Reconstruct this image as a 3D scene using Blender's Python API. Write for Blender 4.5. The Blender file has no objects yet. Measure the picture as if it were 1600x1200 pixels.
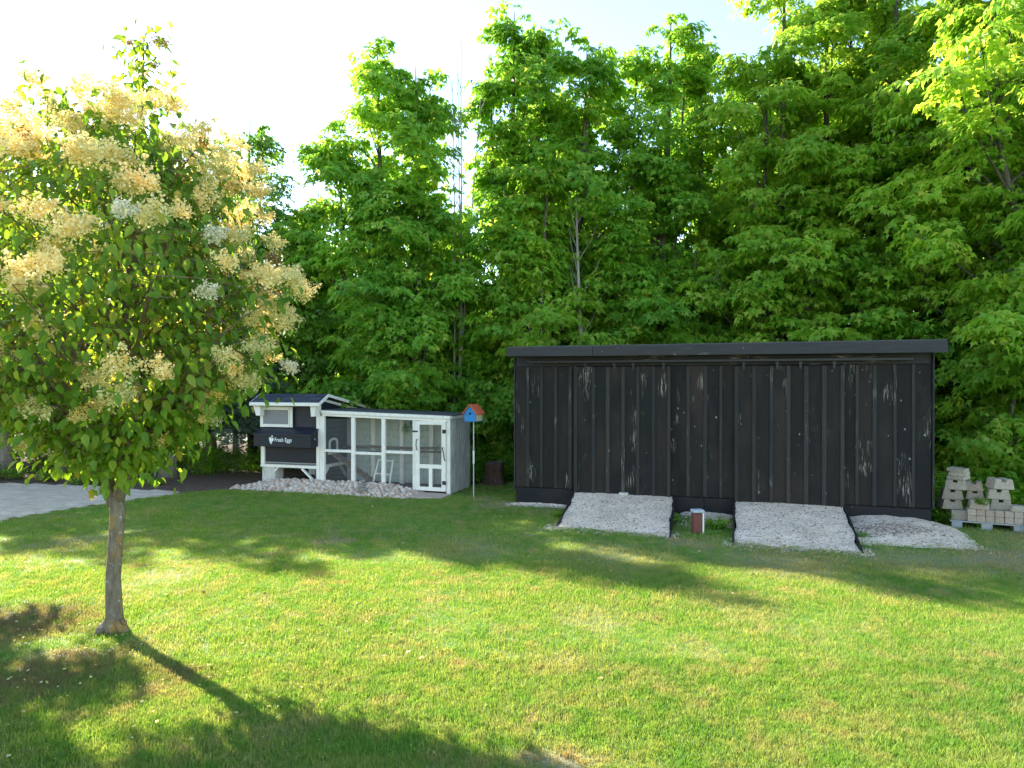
import bpy, bmesh, math, random
import numpy as np
from mathutils import Vector, Matrix, Euler
R = math.radians
random.seed(7); rng = np.random.default_rng(7)
sc = bpy.context.scene
COL = sc.collection

# ------------------------------------------------------------------ camera, sky, sun, exposure
cam_d = bpy.data.cameras.new('camera'); cam = bpy.data.objects.new('camera', cam_d); COL.objects.link(cam)
cam.location = (0, 0, 2.2); cam.rotation_euler = (R(90 - 0.2), 0, 0)
cam_d.sensor_width = 36; cam_d.lens = 36 * 1109 / 1600; cam_d.clip_end = 2000
sc.camera = cam
SUN_AZ = math.atan2(-0.745, 0.667)          # from +Y towards +X
SUN_EL = R(26.5)
world = bpy.data.worlds.new('World'); sc.world = world; world.use_nodes = True
wn = world.node_tree; bg = wn.nodes['Background']
sky = wn.nodes.new('ShaderNodeTexSky'); sky.sky_type = 'NISHITA'; sky.sun_disc = False
sky.sun_elevation = SUN_EL; sky.sun_rotation = SUN_AZ
sky.air_density = 1.0; sky.dust_density = 0.2; sky.ozone_density = 1.0
wn.links.new(sky.outputs[0], bg.inputs[0]); bg.inputs[1].default_value = 0.090
sun_d = bpy.data.lights.new('sun', 'SUN'); sun = bpy.data.objects.new('sun', sun_d); COL.objects.link(sun)
sun_d.energy = 3.6; sun_d.angle = R(0.6); sun_d.color = (1.0, 0.92, 0.78)
to_sun = Vector((math.sin(SUN_AZ) * math.cos(SUN_EL), math.cos(SUN_AZ) * math.cos(SUN_EL), math.sin(SUN_EL)))
sun.rotation_euler = to_sun.to_track_quat('Z', 'Y').to_euler(); sun.location = (-20, 20, 30)
sc.view_settings.view_transform = 'Standard'; sc.view_settings.look = 'None'
sc.view_settings.exposure = 2.55; sc.view_settings.gamma = 1.0
try: sc.view_settings.use_curve_mapping = False
except Exception: pass
sc.cycles.max_bounces = 8; sc.cycles.diffuse_bounces = 4; sc.cycles.transmission_bounces = 6
sc.cycles.sample_clamp_indirect = 6.0

# ------------------------------------------------------------------ tagging and mesh helpers
def tag(o, label=None, cat=None, group=None, kind=None):
    if label: o['label'] = label
    if cat: o['category'] = cat
    if group: o['group'] = group
    if kind: o['kind'] = kind
    return o

def empty(name, loc, rz=0, label=None, cat=None, group=None, kind=None):
    o = bpy.data.objects.new(name, None); COL.objects.link(o)
    o.location = loc; o.rotation_euler = (0, 0, rz); o.empty_display_size = 0.1
    return tag(o, label, cat, group, kind)

def link(name, me, parent=None, loc=None, rot=None, scale=None):
    o = bpy.data.objects.new(name, me); COL.objects.link(o)
    if parent: o.parent = parent
    if loc is not None: o.location = loc
    if rot is not None: o.rotation_euler = rot
    if scale is not None: o.scale = (scale,) * 3 if isinstance(scale, (int, float)) else scale
    return o

def copy_tree(o, parent=None, children=True):
    c = o.copy(); COL.objects.link(c); c.parent = parent
    if children:
        for ch in o.children: copy_tree(ch, c)
    return c

class MB:
    def __init__(s): s.v = []; s.f = []; s.m = []
    def add(s, vs, fs, m=0):
        b = len(s.v); s.v += [tuple(p) for p in vs]
        s.f += [tuple(b + i for i in f) for f in fs]; s.m += [m] * len(fs); return s
    def box(s, x0, x1, y0, y1, z0, z1, m=0, mat=None):
        vs = [Vector(p) for p in ((x0,y0,z0),(x1,y0,z0),(x1,y1,z0),(x0,y1,z0),(x0,y0,z1),(x1,y0,z1),(x1,y1,z1),(x0,y1,z1))]
        if mat is not None: vs = [mat @ p for p in vs]
        return s.add(vs, [(0,3,2,1),(4,5,6,7),(0,1,5,4),(1,2,6,5),(2,3,7,6),(3,0,4,7)], m)
    def bar(s, a, b, w, t, up=(0,0,1), m=0):
        a = Vector(a); b = Vector(b); d = (b - a); L = d.length; d.normalize()
        side = d.cross(Vector(up)).normalized(); n = side.cross(d)
        mt = Matrix((( d.x, side.x, n.x, a.x), (d.y, side.y, n.y, a.y), (d.z, side.z, n.z, a.z), (0,0,0,1)))
        return s.box(0, L, -w/2, w/2, -t/2, t/2, m, mt)
    def tube(s, pts, rad, n=8, m=0, cap=True):
        pts = [Vector(p) for p in pts]; b = len(s.v); ref = Vector((0.31, 0.95, 0.05))
        for i, p in enumerate(pts):
            d = (pts[min(i+1, len(pts)-1)] - pts[max(i-1, 0)]).normalized()
            x = d.cross(ref)
            if x.length < 1e-3: x = d.cross(Vector((1,0,0)))
            x.normalize(); y = d.cross(x)
            r = rad[i] if hasattr(rad, '__len__') else rad
            for k in range(n):
                a = 2 * math.pi * k / n
                s.v.append(tuple(p + x * (r * math.cos(a)) + y * (r * math.sin(a))))
        for i in range(len(pts) - 1):
            for k in range(n):
                k2 = (k + 1) % n
                s.f.append((b + i*n + k, b + i*n + k2, b + (i+1)*n + k2, b + (i+1)*n + k)); s.m.append(m)
        if cap:
            s.f.append(tuple(b + k for k in reversed(range(n)))); s.m.append(m)
            s.f.append(tuple(b + (len(pts)-1)*n + k for k in range(n))); s.m.append(m)
        return s
    def prism(s, poly, axis, a, b, m=0):
        """poly: 2-D outline; axis 'x','y','z' is the direction of extrusion from a to b."""
        def P(p, t): return {'x': (t, p[0], p[1]), 'y': (p[0], t, p[1]), 'z': (p[0], p[1], t)}[axis]
        n = len(poly)
        vs = [P(p, a) for p in poly] + [P(p, b) for p in poly]
        fs = [tuple(range(n)), tuple(range(2*n-1, n-1, -1))] + [(i, n+i, n+(i+1) % n, (i+1) % n) for i in range(n)]
        return s.add(vs, fs, m)
    def mesh(s, name, mats, smooth=False, bevel=0, fix=True):
        me = bpy.data.meshes.new(name); me.from_pydata(s.v, [], s.f)
        for mt in (mats if isinstance(mats, (list, tuple)) else [mats]): me.materials.append(mt)
        for p, i in zip(me.polygons, s.m): p.material_index = i
        if bevel or fix:
            bm = bmesh.new(); bm.from_mesh(me)
            if fix: bmesh.ops.recalc_face_normals(bm, faces=bm.faces)
            if bevel: bmesh.ops.bevel(bm, geom=bm.edges[:], offset=bevel, segments=1, affect='EDGES', clamp_overlap=True)
            bm.to_mesh(me); bm.free()
        if smooth: me.shade_smooth()
        me.update(); return me
    def build(s, name, mats, parent=None, smooth=False, bevel=0, loc=None, rot=None):
        return link(name, s.mesh(name, mats, smooth, bevel), parent, loc, rot)

def np_mesh(name, V, F, mats, midx=None, smooth=False):
    """V (n,3), F (m,k) -> mesh"""
    me = bpy.data.meshes.new(name); m, k = F.shape
    me.vertices.add(len(V)); me.vertices.foreach_set('co', np.ascontiguousarray(V, dtype=np.float32).ravel())
    me.loops.add(m * k); me.loops.foreach_set('vertex_index', np.ascontiguousarray(F, dtype=np.int32).ravel())
    me.polygons.add(m); me.polygons.foreach_set('loop_start', np.arange(0, m * k, k, dtype=np.int32))
    for mt in mats: me.materials.append(mt)
    if midx is not None: me.polygons.foreach_set('material_index', np.ascontiguousarray(midx, dtype=np.int32))
    me.update(calc_edges=True)
    if smooth: me.shade_smooth()
    return me

# ------------------------------------------------------------------ materials
def mat(name, col=(.5,.5,.5), rough=.7, spec=.3):
    m = bpy.data.materials.new(name); m.use_nodes = True
    b = m.node_tree.nodes['Principled BSDF']
    b.inputs['Base Color'].default_value = (*col, 1); b.inputs['Roughness'].default_value = rough
    b.inputs['Specular IOR Level'].default_value = spec
    return m, m.node_tree, b
def N(nt, t, **kw):
    n = nt.nodes.new(t)
    for k, v in kw.items():
        if k.startswith('i_'):
            key = k[2:].replace('_', ' ')
            key = int(key) if key.isdigit() else key
            if hasattr(v, 'is_linked') or isinstance(v, bpy.types.NodeSocket): nt.links.new(v, n.inputs[key])
            else: n.inputs[key].default_value = v
        else: setattr(n, k, v)
    return n
def mapped(nt, coord, scale):
    t = N(nt, 'ShaderNodeTexCoord'); mp = N(nt, 'ShaderNodeMapping'); nt.links.new(t.outputs[coord], mp.inputs[0])
    mp.inputs['Scale'].default_value = scale if hasattr(scale, '__len__') else (scale,)*3
    return mp
def rnd_offset(nt, mp):
    """shift a mapping by the object's random number so alike pieces differ"""
    oi = N(nt, 'ShaderNodeObjectInfo'); mul = N(nt, 'ShaderNodeMath', operation='MULTIPLY'); nt.links.new(oi.outputs['Random'], mul.inputs[0]); mul.inputs[1].default_value = 37.0
    cb = N(nt, 'ShaderNodeCombineXYZ'); 
    for i in range(3): nt.links.new(mul.outputs[0], cb.inputs[i])
    nt.links.new(cb.outputs[0], mp.inputs['Location']); return oi
def noise(nt, vec, scale=5, detail=4, rough=.55, dist=0):
    n = N(nt, 'ShaderNodeTexNoise'); n.inputs['Scale'].default_value = scale; n.inputs['Detail'].default_value = detail
    n.inputs['Roughness'].default_value = rough; n.inputs['Distortion'].default_value = dist
    if vec is not None: nt.links.new(vec, n.inputs['Vector'])
    return n.outputs[0]
def ramp(nt, fac, stops, interp='LINEAR'):
    r = N(nt, 'ShaderNodeValToRGB'); r.color_ramp.interpolation = interp
    el = r.color_ramp.elements
    while len(el) < len(stops): el.new(0.5)
    for e, (p, c) in zip(el, stops):
        e.position = p; e.color = (*c, 1) if hasattr(c, '__len__') else (c, c, c, 1)
    nt.links.new(fac, r.inputs[0]); return r.outputs[0]
def mix(nt, fac, a, b, mode='MIX'):
    n = N(nt, 'ShaderNodeMix', data_type='RGBA', blend_type=mode)
    for key, v in ((0, fac), (6, a), (7, b)):
        if isinstance(v, bpy.types.NodeSocket): nt.links.new(v, n.inputs[key])
        elif hasattr(v, '__len__'): n.inputs[key].default_value = (*v, 1)
        else: n.inputs[key].default_value = v
    return n.outputs[2]
def math_(nt, op, a, b=None):
    n = N(nt, 'ShaderNodeMath', operation=op)
    for i, v in enumerate((a, b)):
        if v is None: continue
        if isinstance(v, bpy.types.NodeSocket): nt.links.new(v, n.inputs[i])
        else: n.inputs[i].default_value = v
    return n.outputs[0]
def bump(nt, b, h, dist=.01, strength=.6):
    n = N(nt, 'ShaderNodeBump'); n.inputs['Distance'].default_value = dist; n.inputs['Strength'].default_value = strength
    nt.links.new(h, n.inputs['Height']); nt.links.new(n.outputs[0], b.inputs['Normal'])
def setc(nt, b, s): nt.links.new(s, b.inputs['Base Color'])

def m_bark(name, a, b_, sc_=(9,9,2.2), lichen=None, bd=.02):
    m, nt, b = mat(name, a, .9, .1); mp = mapped(nt, 'Object', sc_); rnd_offset(nt, mp)
    n = noise(nt, mp.outputs[0], 3, 6, .65); c = ramp(nt, n, [(.3, a), (.7, b_)])
    if lichen:
        mp2 = mapped(nt, 'Object', (3, 3, 1.6)); n2 = noise(nt, mp2.outputs[0], 2.2, 5, .6)
        c = mix(nt, ramp(nt, n2, [(.52, 0.), (.66, .8)]), c, lichen)
        n3 = noise(nt, mapped(nt, 'Object', 7).outputs[0], 3, 5, .6)
        c = mix(nt, ramp(nt, n3, [(.60, 0.), (.68, .7)]), c, (.42, .43, .36))
    setc(nt, b, c); bump(nt, b, n, bd, .9); return m

def m_leaf(name, stops, trans, tfac=.42, rough=.45, spec=.35):
    m, nt, b = mat(name, stops[0][1], rough, spec)
    g = N(nt, 'ShaderNodeNewGeometry'); oi = N(nt, 'ShaderNodeObjectInfo')
    c = ramp(nt, g.outputs['Random Per Island'], stops)
    mp = mapped(nt, 'Object', .45); rnd_offset(nt, mp); n = noise(nt, mp.outputs[0], 1.6, 3)
    v = ramp(nt, n, [(.3, (.68, .78, .65)), (.7, (1.40, 1.20, 1.05))])
    c = mix(nt, 1.0, c, v, 'MULTIPLY')
    tc = mix(nt, 1.0, mix(nt, 1.0, c, trans, 'MULTIPLY'), (1, 1, 1), 'MULTIPLY')
    setc(nt, b, c)
    t = N(nt, 'ShaderNodeBsdfTranslucent'); nt.links.new(tc, t.inputs[0])
    ms = N(nt, 'ShaderNodeMixShader'); ms.inputs[0].default_value = tfac
    nt.links.new(b.outputs[0], ms.inputs[1]); nt.links.new(t.outputs[0], ms.inputs[2])
    nt.links.new(ms.outputs[0], nt.nodes['Material Output'].inputs['Surface']); return m

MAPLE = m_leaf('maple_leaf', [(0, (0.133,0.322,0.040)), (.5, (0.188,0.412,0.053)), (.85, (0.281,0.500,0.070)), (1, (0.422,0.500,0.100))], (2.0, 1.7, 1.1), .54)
MAPLE_Y = m_leaf('maple_leaf_sunlit', [(0, (0.182,0.392,0.043)), (.5, (0.247,0.470,0.055)), (.9, (0.341,0.500,0.077)), (1, (0.424,0.500,0.108))], (1.9, 1.6, 1.1), .56)  # lighter, yellower copy of the maple leaf: sunlight put into the colour
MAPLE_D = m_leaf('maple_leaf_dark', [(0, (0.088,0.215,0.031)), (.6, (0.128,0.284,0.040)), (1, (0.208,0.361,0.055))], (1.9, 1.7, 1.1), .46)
LILAC = m_leaf('lilac_leaf', [(0, (.080,.195,.022)), (.6, (.135,.275,.030)), (.93, (.22,.34,.045)), (1, (.30,.30,.06))], (2.3, 1.8, .9), .52)
NEEDLE = m_leaf('spruce_needle', [(0, (0.064,0.115,0.077)), (.6, (0.096,0.166,0.109)), (1, (0.166,0.243,0.179))], (1.5, 1.6, 1.2), .25, .5)
WEED = m_leaf('weed_leaf', [(0, (0.115,0.282,0.026)), (.6, (0.166,0.358,0.033)), (1, (0.256,0.435,0.058))], (2.0, 1.7, 1.0), .48)
BLOOM = m_leaf('blossom_cream', [(0, (.72,.60,.26)), (.4, (.86,.76,.38)), (1, (.92,.88,.62))], (1.05, 1.0, .8), .4, .8, .1)
BLOOM_W = m_leaf('blossom_white', [(0, (.70,.66,.52)), (1, (.85,.84,.76))], (1.0, 1.0, 1.0), .4, .8, .1)
BLOOM_B = m_leaf('blossom_faded', [(0, (.20,.10,.035)), (.45, (.40,.27,.11)), (1, (.62,.50,.26))], (1.0, .9, .7), .35, .8, .1)
BARK_M = m_bark('maple_bark', (.055,.045,.036), (.17,.15,.125))
BARK_L = m_bark('lilac_bark', (.12,.092,.064), (.27,.215,.155), (9, 9, 3), (.36,.21,.04), .015)
BARK_S = m_bark('spruce_bark', (.13,.105,.085), (.30,.26,.22), (6, 6, 3), None, .02)
BARK_DEAD = m_bark('dead_wood', (.22,.19,.16), (.40,.36,.31))

GRASS_SPOTS = [(-2.9,5.75,.45,.35),(6.2,8.7,1.1,.95),(3.4,8.6,1.1,.7),(1.3,8.9,1.1,.5),
               (4.9,8.6,1.0,.7),(-.6,9.4,.9,.5),(-2.5,9.8,.35,.9),(-6.0,9.7,.7,.55),(-.25,12.7,.55,.8),(.8,12.0,.6,.7),(.26,4.05,.3,.95),(-1.35,4.5,.3,.5),
               (7.4,9.6,1.2,.7),(2.4,9.7,.5,.8),(.7,6.7,.5,.4),(2.2,7.0,.6,.4),(-4.0,8.0,.5,.5),(-.6,13.3,.3,.9),(.35,5.5,.25,.5),(1.6,5.8,.3,.4)]
def grass_color(nt, blades):
    g = N(nt, 'ShaderNodeNewGeometry'); P = g.outputs['Position']
    n1 = noise(nt, P, .7, 3); n2 = noise(nt, P, 5.5, 4, .6); n3 = noise(nt, P, 1.7, 5, .65); n4 = noise(nt, P, 34, 2)
    col = ramp(nt, n1, [(.3, (.090,.215,.032)), (.7, (.140,.262,.045))])
    col = mix(nt, ramp(nt, n2, [(.40, 0.), (.72, .7)]), col, (.265,.30,.105))
    wob = N(nt, 'ShaderNodeVectorMath', operation='MULTIPLY_ADD')
    nz = N(nt, 'ShaderNodeTexNoise'); nz.inputs['Scale'].default_value = 2.6; nz.inputs['Detail'].default_value = 5; nt.links.new(P, nz.inputs['Vector'])
    nt.links.new(nz.outputs['Color'], wob.inputs[0]); wob.inputs[1].default_value = (1.0, 1.0, 0); nt.links.new(P, wob.inputs[2])
    dry = ramp(nt, n3, [(.47, 0.), (.70, .8)])
    dry = math_(nt, 'MULTIPLY', dry, ramp(nt, n2, [(.35, .15), (.65, 1.)]))
    for x, y, r, s in GRASS_SPOTS:
        d = N(nt, 'ShaderNodeVectorMath', operation='DISTANCE'); nt.links.new(wob.outputs[0], d.inputs[0]); d.inputs[1].default_value = (x + .5, y + .5, 0.0)
        mr = N(nt, 'ShaderNodeMapRange'); mr.interpolation_type = 'SMOOTHSTEP'
        nt.links.new(d.outputs['Value'], mr.inputs[0]); mr.inputs[1].default_value = r * 1.15; mr.inputs[2].default_value = r * .25
        mr.inputs[3].default_value = 0; mr.inputs[4].default_value = s * .8
        dry = math_(nt, 'MAXIMUM', dry, mr.outputs[0])
    brown = 0.0
    for x, y, r, s in ((-4.5,6.4,.85,.95),(-3.5,5.35,.7,.8),(-4.0,4.7,.8,.6),(-2.55,5.35,.4,.6)):
        d = N(nt, 'ShaderNodeVectorMath', operation='DISTANCE'); nt.links.new(wob.outputs[0], d.inputs[0]); d.inputs[1].default_value = (x + .5, y + .5, 0.0)
        mr = N(nt, 'ShaderNodeMapRange'); mr.interpolation_type = 'SMOOTHSTEP'; nt.links.new(d.outputs['Value'], mr.inputs[0]); mr.inputs[1].default_value = r * 1.1; mr.inputs[2].default_value = r * .3
        mr.inputs[3].default_value = 0; mr.inputs[4].default_value = s; brown = math_(nt, 'MAXIMUM', brown, mr.outputs[0])
    brown = math_(nt, 'MULTIPLY', brown, ramp(nt, n2, [(.3, .35), (.6, 1.)]))
    straw = ramp(nt, n4, [(.3, (.22,.175,.10)), (.7, (.40,.345,.22))])
    return mix(nt, brown, mix(nt, dry, col, straw), (.15,.12,.085)), P
def m_grass(name, blades):
    m, nt, b = mat(name, (.08,.14,.02), .65, .25)
    c, P = grass_color(nt, blades)
    if blades:
        oi = N(nt, 'ShaderNodeObjectInfo'); g = N(nt, 'ShaderNodeNewGeometry')
        c = mix(nt, 1.0, c, ramp(nt, g.outputs['Random Per Island'], [(0, (.75,.80,.7)), (.6, (1.15,1.1,1.0)), (.88, (1.35,1.25,1.1)), (1, (2.3,1.7,2.0))]), 'MULTIPLY')
        c = mix(nt, 1.0, c, ramp(nt, oi.outputs['Random'], [(0, (.85,.88,.8)), (1, (1.25,1.15,1.15))]), 'MULTIPLY')
        setc(nt, b, c)
        t = N(nt, 'ShaderNodeBsdfTranslucent'); nt.links.new(mix(nt, 1.0, c, (2.0, 1.75, 1.0), 'MULTIPLY'), t.inputs[0])
        ms = N(nt, 'ShaderNodeMixShader'); ms.inputs[0].default_value = .42
        nt.links.new(b.outputs[0], ms.inputs[1]); nt.links.new(t.outputs[0], ms.inputs[2])
        nt.links.new(ms.outputs[0], nt.nodes['Material Output'].inputs['Surface'])
    else:
        setc(nt, b, mix(nt, 1.0, c, (.95, .95, .9), 'MULTIPLY')); bump(nt, b, noise(nt, P, 55, 4), .03, .8)
    return m
GRASS = m_grass('grass_blade', True); TURF = m_grass('turf', False)

def m_soil(name, stops, scale=6, bd=.03):
    m, nt, b = mat(name, stops[0][1], .95, .1); mp = mapped(nt, 'Object', 1)
    n = noise(nt, mp.outputs[0], scale, 8, .7); n2 = noise(nt, mp.outputs[0], scale * 9, 3)
    c = ramp(nt, n, stops); c = mix(nt, ramp(nt, n2, [(.45, 0.), (.75, .6)]), c, tuple(min(1, x * 2.0) for x in stops[-1][1]))
    setc(nt, b, c); bump(nt, b, noise(nt, mp.outputs[0], scale * 4, 6, .7), bd, .9); return m
SOIL = m_soil('forest_floor', [(.3, (.045,.035,.024)), (.55, (.085,.06,.042)), (.75, (.12,.09,.06))], 3)
MULCH = m_soil('mulch', [(.3, (.075,.045,.032)), (.55, (.13,.08,.055)), (.75, (.20,.14,.10))], 7)
RUNSOIL = m_soil('run_soil', [(.3, (.06,.035,.022)), (.7, (.15,.085,.05))], 8)
LANE = m_soil('lane_gravel', [(.3, (.30,.27,.22)), (.7, (.45,.41,.35))], 9)
def m_gravel(name):
    m, nt, b = mat(name, (.5,.46,.42), .9, .2); mp = mapped(nt, 'Object', 1); v = mp.outputs[0]
    n = noise(nt, v, 2.2, 5); c = ramp(nt, n, [(.3, (.72,.545,.39)), (.7, (.90,.71,.525))])
    vo = N(nt, 'ShaderNodeTexVoronoi'); vo.inputs['Scale'].default_value = 85; nt.links.new(v, vo.inputs['Vector'])
    c = mix(nt, .32, c, mix(nt, 1.0, c, ramp(nt, vo.outputs['Color'], [(0, .3), (1, 1.6)]), 'MULTIPLY'))
    c = mix(nt, ramp(nt, noise(nt, v, 26, 3, .7), [(.54, 0.), (.62, .9)]), c, (.14,.115,.09))
    c = mix(nt, math_(nt, 'MULTIPLY', ramp(nt, noise(nt, v, 3.1, 4), [(.52, 0.), (.68, 1.)]), ramp(nt, noise(nt, v, 40, 2), [(.45, 0.), (.65, .8)])), c, (.20,.20,.085))
    setc(nt, b, c); bump(nt, b, math_(nt, 'ADD', vo.outputs['Distance'], noise(nt, v, 18, 4)), .008, .6); return m
GRAVEL = m_gravel('pale_gravel')

def m_black_wood(name, base=((.010,.010,.012), (.030,.030,.034)), chips=1.0, vert=True):
    m, nt, b = mat(name, base[1], .7, .25)
    mp = mapped(nt, 'Object', (14, 14, .9) if vert else (.9, 14, 14)); oi = rnd_offset(nt, mp)
    n = noise(nt, mp.outputs[0], 2.2, 6, .65, .6)
    c = ramp(nt, n, [(.25, base[0]), (.75, base[1])])
    tone = ramp(nt, oi.outputs['Random'], [(0, (.8,.82,.9)), (.5, (1,1,1)), (1, (1.45,1.25,1.15))])
    c = mix(nt, 1.0, c, tone, 'MULTIPLY')
    mp2 = mapped(nt, 'Object', (1, 1, .45) if vert else (.45, 1, 1)); rnd_offset(nt, mp2)
    big = noise(nt, mp2.outputs[0], 2.3, 4, .6)
    c = mix(nt, ramp(nt, big, [(.46, 0.), (.78, .6)]), c, (.060,.042,.031))                 # brown wood showing through
    mp3 = mapped(nt, 'Object', (34, 34, 2.6) if vert else (2.6, 34, 34)); rnd_offset(nt, mp3)
    fine = noise(nt, mp3.outputs[0], 1.6, 5, .7, .4)
    mp4 = mapped(nt, 'Object', (2.2, 2.2, .9) if vert else (.9, 2.2, 2.2)); rnd_offset(nt, mp4)
    area = noise(nt, mp4.outputs[0], 1.5, 3, .5)
    chip = math_(nt, 'MULTIPLY', ramp(nt, fine, [(.53, 0.), (.60, 1.)]), ramp(nt, area, [(.60, 0.), (.72, 1.)]))
    chip = math_(nt, 'MULTIPLY', chip, .85 * chips)
    c = mix(nt, chip, c, (.46,.40,.33))
    mp5 = mapped(nt, 'Object', (1, 1, .6)); rnd_offset(nt, mp5); speck = noise(nt, mp5.outputs[0], 19, 2, .5)
    c = mix(nt, math_(nt, 'MULTIPLY', ramp(nt, speck, [(.735, 0.), (.76, .8)]), chips), c, (.42,.40,.38))
    setc(nt, b, c); bump(nt, b, n, .004, .7)
    nt.links.new(ramp(nt, n, [(.2, .6), (.8, .85)]), b.inputs['Roughness']); return m
BLACK = m_black_wood('black_board', ((.007,.0062,.0055),(.022,.019,.0165))); BLACK_T = m_black_wood('black_batten', ((.018,.0175,.017), (.046,.044,.042)), .6)
BLACK_H = m_black_wood('black_fascia', ((.030,.029,.030), (.066,.063,.064)), 1.2, False)
BLACK_S = m_black_wood('black_skirt', ((.008,.0085,.009), (.021,.021,.022)), .45, False)

def m_paint(name, col, dirt=(.3,.28,.24), amt=.35, rough=.5):
    m, nt, b = mat(name, col, rough, .4); mp = mapped(nt, 'Object', (7, 7, 2.5)); rnd_offset(nt, mp)
    n = noise(nt, mp.outputs[0], 2.5, 6, .65)
    c = mix(nt, ramp(nt, n, [(.5, 0.), (.8, amt)]), col, dirt)
    c2 = noise(nt, mapped(nt, 'Object', 40).outputs[0], 1.5, 3)
    setc(nt, b, mix(nt, 1.0, c, ramp(nt, c2, [(.3, .9), (.7, 1.05)]), 'MULTIPLY')); bump(nt, b, c2, .002, .4); return m
WHITE = m_paint('white_paint', (.89,.835,.74)); NAVY = m_paint('navy_paint', (.016,.018,.028), (.05,.05,.055), .5, .5)
NAVY2 = m_paint('black_paint', (.012,.013,.019), (.035,.035,.04), .5, .55)
GREYW = m_paint('grey_wood', (.34,.34,.33), (.16,.16,.14), .6, .8)
PLANKG = m_paint('grey_green_plank', (.52,.55,.47), (.16,.18,.15), .7, .8)
CONC = m_paint('concrete', (.60,.56,.49), (.22,.21,.19), .7, .9)
BLUE = m_paint('blue_paint', (.02,.22,.55), (.02,.12,.32), .4, .5); ORANGE = m_paint('orange_paint', (.62,.13,.055), (.40,.09,.05), .5, .5)
CREAM = m_paint('cream_paint', (.62,.54,.28), (.45,.38,.2), .4, .6)
RED = m_paint('red_brown_paint', (.16,.045,.035), (.08,.03,.025), .5, .5); CAPG = m_paint('grey_cap', (.42,.46,.47), (.3,.3,.3), .4, .5)
IRON = mat('black_iron', (.012,.012,.014), .45, .5)[0]
GALV = mat('galvanised', (.46,.47,.48), .45, .5)[0]; GALV.node_tree.nodes['Principled BSDF'].inputs['Metallic'].default_value = .5
PERCH = m_bark('perch_wood', (.16,.10,.06), (.34,.24,.15), (3, 12, 12)); RAMPW = m_bark('ramp_wood', (.17,.12,.085), (.33,.25,.18), (3, 12, 12))
STUMP = m_bark('stump_bark', (.06,.036,.028), (.17,.105,.08), (10, 10, 2), None, .04); CUT = m_bark('cut_wood', (.10,.075,.055), (.20,.16,.12))
def m_shingle():
    m, nt, b = mat('shingle', (.05,.055,.075), .85, .3); mp = mapped(nt, 'Object', 1)
    br = N(nt, 'ShaderNodeTexBrick'); nt.links.new(mp.outputs[0], br.inputs['Vector']); br.inputs['Scale'].default_value = 1
    br.inputs['Brick Width'].default_value = .30; br.inputs['Row Height'].default_value = .13; br.inputs['Mortar Size'].default_value = .006
    br.inputs['Color1'].default_value = (.040,.044,.062,1); br.inputs['Color2'].default_value = (.065,.070,.092,1); br.inputs['Mortar'].default_value = (.012,.012,.016,1)
    c = mix(nt, 1.0, br.outputs[0], ramp(nt, noise(nt, mp.outputs[0], 90, 2), [(.3, .6), (.7, 1.5)]), 'MULTIPLY')
    setc(nt, b, c); bump(nt, b, noise(nt, mp.outputs[0], 120, 2), .003, .6); return m
SHINGLE = m_shingle()
def m_stone(name, stops, scale=3.5):
    m, nt, b = mat(name, stops[0][1], .8, .3); oi = N(nt, 'ShaderNodeObjectInfo'); g = N(nt, 'ShaderNodeNewGeometry')
    f = math_(nt, 'FRACT', math_(nt, 'ADD', oi.outputs['Random'], g.outputs['Random Per Island']))
    c = ramp(nt, f, stops); mp = mapped(nt, 'Object', 1); rnd_offset(nt, mp)
    n = noise(nt, mp.outputs[0], scale * 8, 5, .65)
    setc(nt, b, mix(nt, 1.0, c, ramp(nt, n, [(.3, .72), (.7, 1.18)]), 'MULTIPLY')); bump(nt, b, n, .006, .6); return m
PEBBLE = m_stone('river_stone', [(0, (.55,.38,.27)), (.25, (.72,.52,.39)), (.5, (.66,.57,.47)), (.7, (.78,.60,.47)), (.85, (.46,.33,.25)), (1, (.82,.72,.60))])
BLOCK = m_stone('wall_block_concrete', [(0, (.37,.30,.225)), (.5, (.44,.365,.275)), (1, (.31,.255,.195))], 4)
BLOCK_T = m_stone('tan_block_concrete', [(0, (.37,.295,.22)), (.3, (.43,.335,.245)), (.6, (.40,.30,.22)), (1, (.46,.38,.295))], 4)
PAVER = m_stone('grey_paver', [(0, (.56,.43,.32)), (.3, (.66,.52,.39)), (.6, (.60,.465,.35)), (1, (.72,.575,.44))], 4)
FLAG = m_stone('pink_flagstone', [(0, (.50,.35,.27)), (1, (.56,.39,.30))], 2); CAIRN = m_stone('grey_stone', [(0, (.22,.20,.18)), (.5, (.32,.29,.25)), (1, (.17,.16,.15))], 3)
def m_tarp():
    m, nt, b = mat('grey_sheet', (.33,.34,.34), .6, .4); mp = mapped(nt, 'Object', (1, 3, 1.5))
    n = noise(nt, mp.outputs[0], 2.2, 6, .65); setc(nt, b, ramp(nt, n, [(.25, (.34,.315,.28)), (.5, (.54,.51,.46)), (.8, (.68,.645,.59))]))
    bump(nt, b, noise(nt, mapped(nt, 'Object', (1, 2.2, 1.2)).outputs[0], 3, 4), .05, .7); return m
SHEET = m_tarp()
GLASSY = mat('window_pane', (.20,.21,.22), .25, .5)[0]
ROOFM = m_soil('roof_felt', [(.3, (.05,.05,.05)), (.7, (.10,.10,.095))], 10, .01)

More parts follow.
